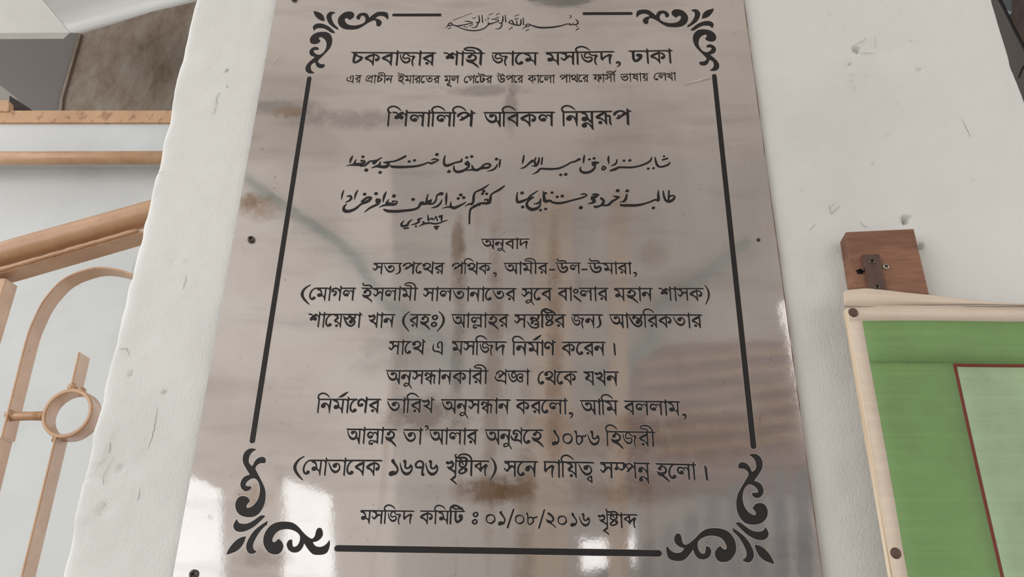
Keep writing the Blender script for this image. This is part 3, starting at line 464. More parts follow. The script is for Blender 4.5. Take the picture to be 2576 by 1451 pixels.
a, b = at(207, 40, 2.05), at(140, 330, 2.05); cornerx = (a.x + b.x) / 2
v = [(cornerx, 2.05, b.z - .1), (cornerx, 2.05, a.z + .3), (cornerx - .75, 1.55, a.z + .3), (cornerx - .75, 1.55, b.z - .1)]
v += [(p[0] - .03, p[1] + .05, p[2]) for p in v]
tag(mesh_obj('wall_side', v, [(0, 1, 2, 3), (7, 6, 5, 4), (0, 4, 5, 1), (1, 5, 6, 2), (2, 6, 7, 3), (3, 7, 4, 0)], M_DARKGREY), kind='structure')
slab('trim_4', [(198, 84), (204, 84), (157, 248), (154, 290), (148, 290), (151, 245)], 2.035, .02, M_CONC)
slab('trim_5', [(-60, 168), (0, 214), (82, 278), (60, 300), (-60, 300)], 1.52, .05, plain('flight_edge_paint', lin(150, 144, 138), .7))
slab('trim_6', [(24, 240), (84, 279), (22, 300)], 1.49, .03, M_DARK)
# pale underside of the upper flight
def solid(name, front, back, mat):
    n = len(front); v = front + back
    f = [tuple(range(n))[::-1], tuple(range(n, 2 * n))] + [(i, (i + 1) % n, n + (i + 1) % n, n + i) for i in range(n)]
    return mesh_obj(name, v, f, mat)
M_SOFF = paint_white('soffit_paint', (198, 197, 192), .25, .3, .6, .3)
def on_plane(x, y, p, n):
    d = ray(x, y); return CAM + d * ((p - CAM).dot(n) / d.dot(n))
pa, pb, pc = at(205, 84, 1.80), at(490, 5, 1.80), at(300, -60, .62); nb = (pb - pa).cross(pc - pa).normalized()
Bf = [on_plane(x, y, pa, nb) for x, y in ((60, -60), (600, -60), (560, -14), (490, 5), (380, 30), (300, 56), (208, 84), (177, 82), (112, 4))]
o = solid('ceiling_stairs', Bf, [p + Vector((0, .03, .12)) for p in Bf], M_SOFF); tag(o, kind='structure')
Af = [at(-200, -100, 1.16), at(52, -70, 1.16), at(110, 3, 1.20), at(176, 82, 1.25), at(-200, 84, 1.25)]
o = solid('ceiling_flight', Af, [p + Vector((-.04, .03, 0)) for p in Af], M_SOFF); tag(o, kind='structure')
t = NT('dark_brown_plaster')
M_DKBROWN = t.set(Base__Color=t.ramp(t.noise(6, 6, .65), [(.35, lin(52, 42, 36)), (.6, lin(76, 62, 54)), (.8, lin(96, 84, 76))]), Roughness=.9)  # mottled dark brown for the walls beyond the pier
v, f = prism([(-3.6, 5.0), (3.6, 5.0), (3.6, 5.15), (-3.6, 5.15)], .1, 3.2); tag(mesh_obj('ceiling_sky_block', v, f, M_DARKGREY), kind='structure')  # unseen slab added to keep sky light out of the stairwell
v, f = prism([(1.75, 0), (1.9, 0), (1.9, 5.0), (1.75, 5.0)], .34, 2.2); tag(mesh_obj('wall_right', v, f, M_DKBROWN), kind='structure')
# recess beyond the pier, on the right
slab('wall_recess', [(2380, -300), (3100, -300), (3100, 600), (2420, 600)], 1.60, .05, M_DKBROWN)
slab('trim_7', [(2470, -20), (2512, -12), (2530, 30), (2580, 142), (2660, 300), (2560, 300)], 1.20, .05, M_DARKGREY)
slab('trim_8', [(2500, -60), (2540, -60), (2546, 30), (2520, 20)], 1.26, .03, plain('teal_grey_paint', lin(128, 142, 146), .7))
bm = bmesh.new(); tube(bm, [at(2500, -28, 1.12), at(2524, 20, 1.12), at(2552, 78, 1.12), at(2590, 150, 1.12), at(2660, 260, 1.12)], .006, 8)
tag(bm_obj('electric_cable', bm, plain('black_cable', lin(30, 27, 26), .6), None, True), 'black cable running down the dark recess at the upper right edge', 'cable')
bm = bmesh.new(); tube(bm, [at(2562, 196, 1.1), at(2572, 172, 1.1), at(2590, 150, 1.1)], .003, 8)
tag(bm_obj('loose_wire', bm, plain('black_wire', lin(34, 30, 28), .6), None, True), 'thin short wire crossing low in the right hand recess', 'wire')

# ------------------------------------------------------------------ cream stair railing, left
rail = empty('stair_railing', at(60, 1451, .52), 'cream painted steel stair railing with a round pipe handrail and a ring between flat bars', 'railing')
YR, DY = .50, .036
def strip(name, px, th, mat=M_CREAM, Y=YR, dy=DY, smooth_n=6, parent=rail):
    """flat bar set edge-on: its front edge follows px, it is dy deep and th thick"""
    P0 = [at(a, b, Y) for a, b in px]; P0 = [Vector((p.x, 0, p.z)) for p in P0]
    if smooth_n > 1 and len(P0) > 2:
        Q = [2 * P0[0] - P0[1]] + P0 + [2 * P0[-1] - P0[-2]]; o = []
        for i in range(1, len(Q) - 2):
            for k in range(smooth_n):
                tt = k / smooth_n; a, b, c, d = Q[i - 1], Q[i], Q[i + 1], Q[i + 2]
                o.append(.5 * (2 * b + (c - a) * tt + (2 * a - 5 * b + 4 * c - d) * tt ** 2 + (3 * b - a - 3 * c + d) * tt ** 3))
        P0 = o + [P0[-1]]
    bm = bmesh.new(); R = []
    for i, p in enumerate(P0):
        tg = (P0[min(i + 1, len(P0) - 1)] - P0[max(i - 1, 0)]).normalized(); n = Vector((tg.z, 0, -tg.x))
        R.append([bm.verts.new((p.x + n.x * s, yy, p.z + n.z * s)) for s, yy in ((0, Y), (th, Y), (th, Y + dy), (0, Y + dy))])
    for A, B in zip(R, R[1:]):
        for k in range(4): bm.faces.new((A[k], A[(k + 1) % 4], B[(k + 1) % 4], B[k]))
    bm.faces.new(R[0][::-1]); bm.faces.new(R[-1]); bmesh.ops.recalc_face_normals(bm, faces=bm.faces)
    return bevel(bm_obj(name, bm, mat, parent), .0012)
bm = bmesh.new(); a, b = at(0, 643, YR + .02), at(350, 545, YR + .02); d = (b - a).normalized()
rr = 33 * (a - CAM).length / math.hypot(F_PX, 1288) * 1.0
tube(bm, [a - d * .5 + d * (i * .1) for i in range(13)], rr, 28)
bm_obj('handrail', bm, M_CREAM, rail, True)
# flat bar carrying the pipe
p = [at(-420, 796, YR), at(0, 681, YR), at(36, 671, YR), at(348, 581, YR), at(620, 505, YR)]
bm = bmesh.new(); R = []
for q in p:
    R.append([bm.verts.new((q.x, Y, q.z + s)) for s, Y in ((0, YR), (-.006, YR), (-.006, YR + .042), (0, YR + .042))])
for A, B in zip(R, R[1:]):
    for k in range(4): bm.faces.new((A[k], B[k], B[(k + 1) % 4], A[(k + 1) % 4]))
bmesh.ops.recalc_face_normals(bm, faces=bm.faces); bevel(bm_obj('top_bar', bm, M_CREAM, rail), .001)
bm = bmesh.new()                                                     # weld bead between pipe and bar
tube(bm, [(q + Vector((random.uniform(-1, 1) * .001, -.001, .001))) for q in (p[0].lerp(p[1], k / 12) if k < 12 else p[1].lerp(p[3], (k - 12) / 24) for k in range(37))], [.0042 + .0012 * random.random() for _ in range(37)], 8)
bm_obj('weld_bead', bm, M_CREAM, rail, True)
# post at the frame's edge
bm = bmesh.new(); a, b = at(10, 700, YR), at(10, 1600, YR)
v, f = prism([(a.x - .022, a.z + .0), (a.x + .004, a.z + .0), (a.x + .004, b.z - .4), (a.x - .022, b.z - .4)], YR, YR + .036)
bevel(mesh_obj('post', v, f, M_CREAM, rail), .001)
strip('arch_bar', [(-98, 1500), (-40, 1280), (0, 1100), (34, 965), (64, 850), (83, 800), (110, 750), (155, 702), (207, 678), (258, 670), (324, 684), (380, 720), (430, 790), (450, 900)][2:], .004)
strip('flat_bar', [(0, 1100), (-60, 1336), (-120, 1560)], .004, smooth_n=1)
cx, cz = (at(168, 1038, YR).x, at(168, 1038, YR).z); R0 = (at(231, 1038, YR) - at(168, 1038, YR)).length
bm = bmesh.new(); N = 40; V = []
for k in range(N):
    an = 2 * math.pi * k / N; c, s = math.cos(an), math.sin(an)
    V.append([bm.verts.new((cx + c * rr_, yy, cz + s * rr_)) for rr_, yy in ((R0, YR), (R0 - .007, YR), (R0 - .007, YR + .034), (R0, YR + .034))])
for k in range(N):
    A, B = V[k], V[(k + 1) % N]
    for j in range(4): bm.faces.new((A[j], A[(j + 1) % 4], B[(j + 1) % 4], B[j]))
bmesh.ops.recalc_face_normals(bm, faces=bm.faces); o = bm_obj('ring', bm, M_CREAM, rail, True); bevel(o, .0018, 3)
strip('upper_stub', [(201, 885), (180, 976)], .004, smooth_n=1)
strip('lower_bar', [(142, 1098), (56, 1451), (0, 1680)], .004, smooth_n=1)
bm = bmesh.new(); a, b = at(22, 1047, YR + .012), at(110, 1046, YR + .012)
tube(bm, [a, a.lerp(b, .33), a.lerp(b, .66), b], [.0086, .0078, .0078, .0082], 12); bm_obj('link_bar', bm, M_CREAM, rail, True)
for (wx, wy), wr in (((24, 1042), .008), ((104, 1044), .0065), ((141, 1103), .007), ((183, 976), .009), ((205, 985), .008)):
    bm = bmesh.new(); bmesh.ops.create_icosphere(bm, subdivisions=3, radius=wr)
    for v_ in bm.verts: v_.co *= 1 + .18 * math.sin(v_.co.x * 900 + wx) * math.cos(v_.co.z * 700)
    bmesh.ops.translate(bm, verts=bm.verts, vec=at(wx, wy, YR + .008)); bm_obj('weld_lump', bm, M_CREAM, rail, True)
bm = bmesh.new(); a, b = at(-420, 399, 1.38), at(700, 396, 1.38)
tube(bm, [a, b], 17 * (at(200, 397, 1.38) - CAM).length / math.hypot(F_PX, 1136) , 24)
tag(bm_obj('wall_pipe', bm, M_CREAM, None, True), 'horizontal cream pipe running along the white landing wall behind the railing', 'pipe')

# ------------------------------------------------------------------ the steel plate
YP = -.006
t = NT('weathered_steel_plate')
big = t.noise(3.2, 6, .6, dist=.5); mid = t.noise(13, 7, .65, dist=.3)
base = t.ramp(big, [(.30, lin(180, 174, 170)), (.50, lin(197, 192, 188)), (.72, lin(208, 206, 203))])
streak = t.ramp(t.noise(7, 7, .62, vec=t.map(scale=(.55, 1, 3.2), rot=(0, .12, 0))), [(.52, BW(0)), (.68, BW(1))])
base = t.mix(t.math('MULTIPLY', streak, .30), base, lin(140, 133, 130))
run = t.ramp(t.noise(11, 5, .6, vec=t.map(scale=(2.2, 1, .16))), [(.56, BW(0)), (.66, BW(1))])
lowm = distance_mask(t, -.02, 1.78, .22, .30)
base = t.mix(t.math('MULTIPLY', t.math('MULTIPLY', run, lowm), .75), base, lin(134, 110, 86))
brk = t.math('ADD', t.math('MULTIPLY', t.noise(34, 6, .75, dist=.4), 2.2), -.45)
brk = t.math('MULTIPLY', brk, t.math('ADD', mid, .55))
SPOTS = [(1230, 1235, .036, .014, (118, 88, 60), 1.0), (1290, 1225, .024, .016, (120, 92, 62), .9), (1075, 1040, .050, .022, (112, 96, 90), .8), (690, 270, .060, .014, (120, 122, 124), .7), (728, 283, .024, .010, (150, 124, 98), .9),
         (880, 300, .10, .016, (118, 112, 114), .6), (1230, 228, .05, .010, (128, 122, 121), .7), (1285, 255, .010, .05, (132, 126, 125), .7), (1560, 1230, .06, .022, (140, 116, 98), .6), (650, 520, .03, .02, (150, 124, 100), .8),
         (625, 505, .018, .012, (128, 100, 76), .8), (1950, 1030, .02, .03, (150, 130, 112), .4), (1150, 640, .008, .05, (122, 96, 70), .8), (1500, 1100, .08, .03, (146, 124, 106), .5), (1740, 1100, .10, .03, (150, 124, 102), .5), (640, 1245, .02, .014, (150, 128, 108), .7), (1640, 640, .02, .02, (150, 140, 132), .5), (985, 890, .05, .03, (138, 134, 132), .4), (1395, 850, .010, .16, (128, 104, 82), .6), (1240, 900, .010, .2, (128, 106, 86), .55), (1155, 830, .008, .12, (110, 98, 90), .6),
         (660, 1400, .03, .012, (130, 116, 106), .6), (1320, 1420, .012, .2, (140, 118, 92), .6)]
for (sx, sy, rx, rz, c, k) in SPOTS:
    q = at(sx, sy, YP); mk = distance_mask(t, q.x, q.z, rx * 1.3, rz * 1.3)
    mk = t.math('MULTIPLY', t.ramp(t.math('MULTIPLY', t.math('ADD', mk, .12), brk), [(.16, BW(0)), (.55, BW(1))]), k * .75)
    base = t.mix(mk, base, lin(*c))
tiny = t.ramp(t.noise(430, 2, .5), [(.245, BW(1)), (.28, BW(0))])
tmask = t.ramp(t.noise(8, 3, .5), [(.42, BW(0)), (.62, BW(1))])
pit = t.math('MULTIPLY', tiny, tmask)
base = t.mix(t.math('MULTIPLY', pit, .8), base, lin(66, 48, 40))
rustp = t.math('MULTIPLY', t.ramp(t.noise(110, 4, .6), [(.27, BW(1)), (.315, BW(0))]), t.ramp(t.noise(5, 3, .5, vec=t.map(loc=(3, 0, 1))), [(.45, BW(0)), (.65, BW(1))]))
base = t.mix(t.math('MULTIPLY', rustp, .55), base, lin(128, 92, 68))
rough = t.math('ADD', t.math('MULTIPLY', t.noise(21, 5, .6), .07), .004)
rough = t.math('ADD', rough, t.math('MULTIPLY', t.ramp(big, [(.45, BW(0)), (.75, BW(1))]), .03))
t.bump(t.math('ADD', t.noise(5, 4, .5), t.math('MULTIPLY', t.noise(150, 4, .6), .05)), .10, .003)
M_STEEL = t.set(Base__Color=base, Metallic=.68, Roughness=rough, Specular__IOR__Level=.6)

xl, xr, zlo, zhi = -.3515, .2752, 1.548, 2.372
plate = empty('memorial_plate', ((xl + xr) / 2, YP, zlo), 'tall weathered steel plate etched with black lettering inside an ornamental border', 'plaque')
bm = bmesh.new(); nxp, nzp = 12, 16
G0 = [[bm.verts.new((xl + (xr - xl) * i / nxp, YP, zlo + (zhi - zlo) * j / nzp)) for i in range(nxp + 1)] for j in range(nzp + 1)]
for j in range(nzp):
    for i in range(nxp): bm.faces.new((G0[j][i], G0[j][i + 1], G0[j + 1][i + 1], G0[j + 1][i]))
ret = bmesh.ops.extrude_face_region(bm, geom=bm.faces[:]); vs = [g for g in ret['geom'] if isinstance(g, bmesh.types.BMVert)]
for v_ in vs: v_.co.y += .0012
bmesh.ops.recalc_face_normals(bm, faces=bm.faces); bm_obj('sheet', bm, M_STEEL, plate, True).modifiers.new('s', 'EDGE_SPLIT').split_angle = .6
M_RUSTEDGE = plain('rusted_sheet_edge', lin(104, 78, 62), .8)
for ex_, zz in ((xr - .0004, 1),):
    bm = bmesh.new(); k = 60; tube(bm, [(ex_, YP + .0004, zlo + (zhi - zlo) * i / k) for i in range(k + 1)], [.00045 + .0003 * random.random() for i in range(k + 1)], 6)
    o = bm_obj('sheet_edge', bm, M_RUSTEDGE if zz else M_STEEL, plate)
    if zz: o['label'] = 'rust stained right edge of the sheet'
M_HALO = plain('pale_halo_band', lin(206, 198, 192), .3, .55)  # light halo put into colour around every letter and ornament
M_LINE = plain('etched_groove_black', lin(9, 7, 7), .5, 0, .15)
M_FILL = plain('black_enamel_fill', lin(36, 34, 34), .45, 0, .22)
LM = [M_HALO, M_LINE, M_FILL]

def fill_field(F, x0, y0, h, ydepth):
    """filled marching squares of F < 0 -> (verts N x 3, list of polygon index arrays)"""
    v = [F[:-1, :-1], F[:-1, 1:], F[1:, 1:], F[1:, :-1]]; ny, nx = v[0].shape
    case = sum(((v[k] < 0).astype(int) << k) for k in range(4)); V = []; polys = []; base = 0
    cxy = ((0, 0), (1, 0), (1, 1), (0, 1))
    full = case == 15
    if full.any():                                              # merge inside cells into runs
        f = np.pad(full, ((0, 0), (1, 1))).astype(int); d = np.diff(f, axis=1)
        js, a = np.nonzero(d == 1); _, b = np.nonzero(d == -1)
        q = np.stack([np.stack([a, js], 1), np.stack([b, js], 1), np.stack([b, js + 1], 1), np.stack([a, js + 1], 1)], 1).astype(float)
        V.append(q.reshape(-1, 2)); polys.append(np.arange(len(q) * 4).reshape(-1, 4)); base += len(q) * 4
    for c in range(1, 15):
        J, I = np.nonzero(case == c)
        if not len(J): continue
        vals = [v[k][J, I] for k in range(4)]; pts = []
        for k in range(4):
            n = (k + 1) % 4; ik = c >> k & 1; inn = c >> n & 1
            if ik: pts.append(np.stack([I + cxy[k][0], J + cxy[k][1]], 1).astype(float))
            if ik != inn:
                tt = (vals[k] / (vals[k] - vals[n]))[:, None]
                pts.append(np.stack([I, J], 1) + np.array(cxy[k]) * (1 - tt) + np.array(cxy[n]) * tt)
        q = np.stack(pts, 1); m = q.shape[1]
        V.append(q.reshape(-1, 2)); polys.append(base + np.arange(len(q) * m).reshape(-1, m)); base += len(q) * m
    V = np.vstack(V); out = np.empty((len(V), 3)); out[:, 0] = x0 + V[:, 0] * h; out[:, 2] = -(y0 + V[:, 1] * h); out[:, 1] = ydepth
    return out, polys
def etched(name, sd, w_line=.00045, w_halo=.00030):
    """turn a distance field on the plate into pale halo, groove and enamel"""
    g = sd.inner(); VV = []; LI = []; LT = []; MI = []; off = 0
    for mi, (F, dep) in enumerate(((sd.f - w_halo, YP - .00010), (sd.f, YP - .00016), (g + w_line, YP - .00022))):
        if not (F < 0).any(): continue
        V, PO = fill_field(F, sd.x0, sd.y0, sd.h, dep)
        for p in PO: LI.append((p[:, ::-1] + off).ravel()); LT += [p.shape[1]] * len(p); MI += [mi] * len(p)
        VV.append(V); off += len(V)
    V = np.vstack(VV); LI = np.concatenate(LI); LT = np.array(LT)
    me = bpy.data.meshes.new(name); me.vertices.add(len(V)); me.vertices.foreach_set('co', V.astype(np.float32).ravel())
    me.loops.add(len(LI)); me.loops.foreach_set('vertex_index', LI.astype(np.int32))
    me.polygons.add(len(LT)); me.polygons.foreach_set('loop_start', (np.cumsum(LT) - LT).astype(np.int32))
    me.polygons.foreach_set('material_index', np.array(MI, np.int32)); me.update(calc_edges=True)
    for m_ in LM: me.materials.append(m_)
    o = bpy.data.objects.new(name, me); COL.objects.link(o); o.parent = plate; o.matrix_parent_inverse = Matrix.Translation(-plate.location)
    return o
def PL(x, y):
    q = at(x, y, YP); return (q.x, -q.z)
def bbox(pr):
    s = []
    for k, pts in pr:
        for p in (smooth(pts) if k == 's' else pts):
            r = p[2] / 2 if len(p) > 2 else 0; s += [(p[0] - r, p[1] - r), (p[0] + r, p[1] + r)]
    s = np.array(s); return s.min(0), s.max(0)
def px_box(x0, y0, x1, y1, h):
    c = [PL(x0, y0), PL(x1, y0), PL(x0, y1), PL(x1, y1)]
    return SDF(min(p[0] for p in c), min(p[1] for p in c), max(p[0] for p in c), max(p[1] for p in c), h)
G = parse(GL)
for L in LINES:
    items = [(it.split(';')[0].split(), list(map(float, it.split(';')[1].split()))) for it in L.split('|')]
    X0 = min(c[0] for _, c in items) - 12; X1 = max(c[2] for _, c in items) + 12
    ws = [c for g, c in items if g[0] == 'W']; Hh = max(c[4] for c in ws); Y0 = min(min(c[1], c[3]) for c in ws) - .5 * Hh; Y1 = max(max(c[1], c[3]) for c in ws) + 1.55 * Hh
    sd = px_box(X0, Y0, X1, Y1, .00030)
    for g, c in items:
        if g[0] == 'W':
            pr, w = word(G, g[1:]); A = np.array(PL(c[0], c[1])); B = np.array(PL(c[2], c[3]))
            hA = PL(c[0], c[1] + c[4])[1] - A[1]; hB = PL(c[2], c[3] + c[4])[1] - B[1]
            ex = (B - A) / w; ey = np.array((0, (hA + hB) / 200)); kx = abs(ex[0]); ky = ey[1]
            sd.prims(pr, lambda x, y: tuple(A + ex * x + ey * y), .5 * (kx + ky) * 1.04)
        else:
            pr = G[g[1]][2]; lo, hi = bbox(pr); A = np.array(PL(c[0], c[1])); B = np.array(PL(c[2], c[3]))
            if g[1] in ('sl', 'dr'):                                 # slanted marks: undo the lean of the photograph
                xm = (c[0] + c[2]) / 2; s0 = PL(xm, c[1])[0] - PL(xm, c[3])[0]; A[0] -= s0 / 2; B[0] += s0 / 2
            k = (B - A) / (hi - lo)
            sd.prims(pr, lambda x, y: (A[0] + (x - lo[0]) * k[0], A[1] + (y - lo[1]) * k[1]), .5 * (k[0] + k[1]))
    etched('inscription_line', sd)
def diamond(x, y, r): return [(x - r, y + .15 * r), (x - .35 * r, y - .8 * r), (x + .85 * r, y - .5 * r), (x + r, y + .1 * r), (x + .4 * r, y + .85 * r), (x - .7 * r, y + .7 * r)]
for n, L in enumerate(PERSIAN):
    sg = L.split('|'); hx, hy, sc = map(float, sg[0].split()[1:]); pr = []
    for s in sg[1:]:
        q = s.split(); pts = [tuple(map(float, z.split(','))) for z in q[1:]]
        if q[0] == 'd' and n < 4: pr.append(('p', diamond(*pts[0])))
        elif q[0] == 'd': pr.append(('d', [(pts[0][0], pts[0][1], pts[0][2] * 1.7)]))
        elif q[0] == 'l' and pts[0][2] >= 40:
            for p in pts: pr.append(('p', diamond(p[0], p[1], p[2] * .58)))
        else: pr.append((q[0], pts))
    lo, hi = bbox(pr); T = lambda x, y: PL(hx + x / sc, hy + y / sc)
    sd = px_box(hx + lo[0] / sc - 6, hy + lo[1] / sc - 6, hx + hi[0] / sc + 6, hy + hi[1] / sc + 6, .00026)
    m0 = T(*(lo + hi) / 2); m1 = T(*((lo + hi) / 2 + np.array((10, 0)))); sd.prims(pr, T, (m1[0] - m0[0]) / 10 * (1.08 if n < 4 else 1.0))
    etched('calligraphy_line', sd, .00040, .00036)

# border: one scroll corner, laid mirrored into the four corners, and the bars between
ORN = ["313,178 360,188 420,208 462,240 487,285 495,342 440,334 385,305 345,262 320,215",
 "670,208 640,193 600,188 560,205 530,240 522,280 535,330 570,390 630,440 690,475 712,488 714,450 670,415 635,365 612,310 605,270 620,235",
 "668,530 620,480 560,430 490,395 420,380 355,388 315,415 302,450 322,500 360,465 420,455 480,462 540,490 600,530 630,537",
 "1513,322 1528,280 1520,225 1490,200 1430,190 1350,195 1280,235 1215,290 1205,250 1170,215 1110,207 1050,225 1012,265 1008,290 1025,315 1060,320 1080,270 1100,255 1135,265 1155,300 1150,345 1120,375 1060,400 980,413 900,405 850,380 825,340 825,305 855,295 895,325 940,300 970,265 970,225 940,195 890,187 820,200 760,240 720,290 708,350 725,405 770,450 840,475 940,480 1030,468 1110,430 1200,370 1290,330 1325,350 1330,390 1340,420 1375,428 1405,405 1420,365 1400,330 1360,308 1315,300 1350,270 1400,258 1450,265 1490,290",
 "337,1183 290,1150 270,1110 275,1060 300,1030 340,1010 355,1060 390,1095 440,1105 480,1090 497,1060 485,1040 440,1040 400,1020 388,990 400,970 460,910 530,840 580,780 610,710 618,640 600,580 560,535 500,517 430,517 350,535 290,575 258,625 255,670 280,705 330,715 390,700 430,665 405,635 405,610 430,603 480,625 515,670 525,720 515,780 480,840 430,880 380,885 335,860 318,830 330,812 395,810 398,785 375,765 330,760 280,785 252,820 248,860 270,900 335,925 270,980 210,1040 183,1100 190,1150 230,1185 280,1192"]
SHARP = {(313, 178), (495, 342), (670, 208), (712, 488), (714, 450), (668, 530), (630, 537), (322, 500), (1513, 322), (1215, 290), (895, 325), (1060, 320), (1315, 300), (337, 1183), (340, 1010), (430, 665), (395, 810), (335, 925), (280, 1192)}
def outline(s):
    P0 = [tuple(map(float, z.split(','))) for z in s.split()]; n = len(P0); o = []
    for i in range(n):
        a, b, c, d = (np.array(P0[(i + k) % n]) for k in (-1, 0, 1, 2))
        if tuple(b) in SHARP: a = b - (c - b) * .3
        if tuple(c) in SHARP: d = c + (c - b) * .3
        for tt in (0, .25, .5, .75):
            o.append(.5 * (2 * b + (c - a) * tt + (2 * a - 5 * b + 4 * c - d) * tt * tt + (3 * b - a - 3 * c + d) * tt ** 3))
    return o
TLP = [PL(740 + x / 6.44, y / 6.44) for x, y in ((313, 178), (1513, 322), (337, 1183))]
SRC = np.array([[p[0], p[1], 1] for p in TLP])
for dst in (((788.6, 27.6), (974.9, 50), (792.3, 183.7)), ((1795.9, 21.4), (1602.4, 44.6), (1783.8, 177.3)), ((569.1, 1395), (828.8, 1357.7), (645.8, 1129.6)), ((1948.1, 1418.7), (1677.7, 1371.4), (1882.7, 1142.9))):
    DST = np.array([PL(*p) for p in dst]); A = np.linalg.solve(SRC, DST)
    shapes = [[tuple(np.array((*PL(740 + x / 6.44, y / 6.44), 1)) @ A) for x, y in outline(s)] for s in ORN]
    al = np.array([p for s in shapes for p in s]); sd = SDF(al[:, 0].min() - .003, al[:, 1].min() - .003, al[:, 0].max() + .003, al[:, 1].max() + .003, .00035)
    for s in shapes: sd.poly(s)
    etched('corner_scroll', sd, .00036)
for (x0, y0, x1, y1, w, sq) in ((991, 37.8, 1110, 37.7, 9.2, 1), (1587, 34, 1466, 34.4, 9.4, 1), (778, 197, 635, 1108, (11.4, 14.4), 0), (1796.8, 191, 1895.3, 1122, (12, 15), 0), (849, 1378.9, 1657, 1391.5, (15.6, 16), 0)):
    w0, w1 = w if isinstance(w, tuple) else (w, w)
    A, B = np.array(PL(x0, y0)), np.array(PL(x1, y1)); k0 = PL(x0 + 1, y0)[0] - PL(x0, y0)[0]; k1 = PL(x1 + 1, y1)[0] - PL(x1, y1)[0]
    sd = SDF(min(A[0], B[0]) - .007, min(A[1], B[1]) - .007, max(A[0], B[0]) + .007, max(A[1], B[1]) + .007, .0004)
    r0, r1 = w0 * k0 / 2, w1 * k1 / 2
    if sq:
        n = (B - A) / np.linalg.norm(B - A); pp = np.array((-n[1], n[0])); sd.poly([A + pp * r0, B + pp * r0, B - pp * r0, A - pp * r0]); sd.cap((*A, r0), (*(A + n * .001), r0))
    else: sd.cap((*A, r0), (*B, r1))
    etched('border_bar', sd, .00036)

def screw(name, loc, r, mat, parent, h=.003, n=24, cross=True, tilt=0.0):
    """round head with a cross recess"""
    bm = bmesh.new(); prof = [(0, h), (.55 * r, h * .97), (.85 * r, h * .75), (r, h * .3), (r, 0)]; R = []
    for pr_, ph in prof[1:]: R.append([bm.verts.new((pr_ * math.cos(2 * math.pi * k / n), -ph, pr_ * math.sin(2 * math.pi * k / n))) for k in range(n)])
    c = bm.verts.new((0, -h, 0))
    for k in range(n): bm.faces.new((c, R[0][k], R[0][(k + 1) % n]))
    for A, B in zip(R, R[1:]):
        for k in range(n): bm.faces.new((A[k], B[k], B[(k + 1) % n], A[(k + 1) % n]))
    bm.faces.new(R[-1][::-1]); bmesh.ops.rotate(bm, verts=bm.verts, matrix=Matrix.Rotation(tilt, 3, 'Y'))
    bmesh.ops.translate(bm, verts=bm.verts, vec=loc); o = bm_obj(name, bm, mat, parent, True)
    if cross:
        bm = bmesh.new()
        for an in (0, math.pi / 2):
            M = Matrix.Translation(Vector(loc) + Vector((0, -h - .0001, 0))) @ Matrix.Rotation(an + tilt, 4, 'Y') @ Matrix.Diagonal((r * 1.15, .0006, r * .26, 1))
            bmesh.ops.create_cube(bm, size=1, matrix=M)
        bm_obj('cross_recess', bm, M_LINE, o)
    return o
M_SCREW = plain('tarnished_screw', lin(92, 82, 74), .45, .6)
M_SCREWL = plain('zinc_screw', lin(168, 158, 146), .4, .6)
M_RUSTY = plain('rusty_nail', lin(58, 40, 34), .7, .2)
for sx, sy, r, m_ in ((632, 603, .0042, M_SCREW), (488, 1444, .0044, M_SCREW), (740, -2, .0042, M_SCREW)):
    screw('screw', at(sx, sy, YP - .0005), r, m_, plate, .0042, tilt=.4)
screw('nail', at(1908, 603, YP - .0005), .0021, M_RUSTY, plate, .001, cross=False)['label'] = 'small dark nail at the right edge of the plate'
M_CHIP = plain('scratched_bare_steel', lin(214, 210, 204), .3, .5)
for sc_ in ([(1723, 213), (1745, 206), (1790, 197)], [(1736, 209), (1765, 199), (1786, 195)], [(684, 166), (692, 152), (700, 145)]):
    bm = bmesh.new(); p = [at(a, b, YP - .0006) for a, b in sc_]
    tube(bm, p, [.0003, .0008, .0003], 5); bm_obj('scratch', bm, M_CHIP, plate)

# ------------------------------------------------------------------ wooden block with bracket, and the banner
t = NT('brown_hardwood')
gr = t.noise(26, 8, .7, vec=t.map(scale=(.28, 1, 2.6), rot=(0, -.03, 0)), dist=.25)
cn = t.ramp(gr, [(.28, lin(88, 62, 50)), (.47, lin(118, 84, 66)), (.62, lin(142, 102, 80)), (.8, lin(164, 124, 98))])
cn = t.mix(t.math('MULTIPLY', t.ramp(t.noise(4, 4, .5), [(.4, BW(0)), (.7, BW(1))]), .4), cn, lin(96, 64, 50)); t.bump(gr, .4, .0006)
M_WOOD = t.set(Base__Color=cn, Roughness=.6, Specular__IOR__Level=.3)
YB = -.020
blk = empty('wooden_block', at(2220, 660, -.01), 'short brown wooden block with a dark metal bracket above the green banner', 'block')
Q = [at(x, y, YB) for x, y in ((2127, 583), (2299, 575), (2352, 800), (2162, 800))]
v, f = prism([(q.x, q.z) for q in Q], YB, -.0015)
v[4] = (v[4][0] - .0005, -.0015, v[4][2] - .004); bevel(mesh_obj('timber', v, f, M_WOOD, blk), .0010)
t = NT('brown_iron'); M_IRON = t.set(Base__Color=t.ramp(t.noise(60, 4, .6), [(.35, lin(74, 54, 46)), (.7, lin(94, 72, 62))]), Roughness=.75)
Q = [at(x, y, YB - .003) for x, y in ((2169, 640), (2212, 638.5), (2240, 790), (2198, 790))]
v, f = prism([(q.x, q.z) for q in Q], YB - .003, YB); br = bevel(mesh_obj('bracket', v, f, M_IRON, blk), .0006)
screw('screw', at(2193, 657, YB - .003), .0034, M_SCREW, blk, .0012, tilt=.2); screw('screw', at(2206, 721, YB - .003), .0034, M_SCREW, blk, .0012, tilt=.6)
screw('screw', at(2228, 671, YB), .0036, M_SCREWL, blk, .0018, tilt=.9)['label'] = 'bright zinc screw beside the bracket'
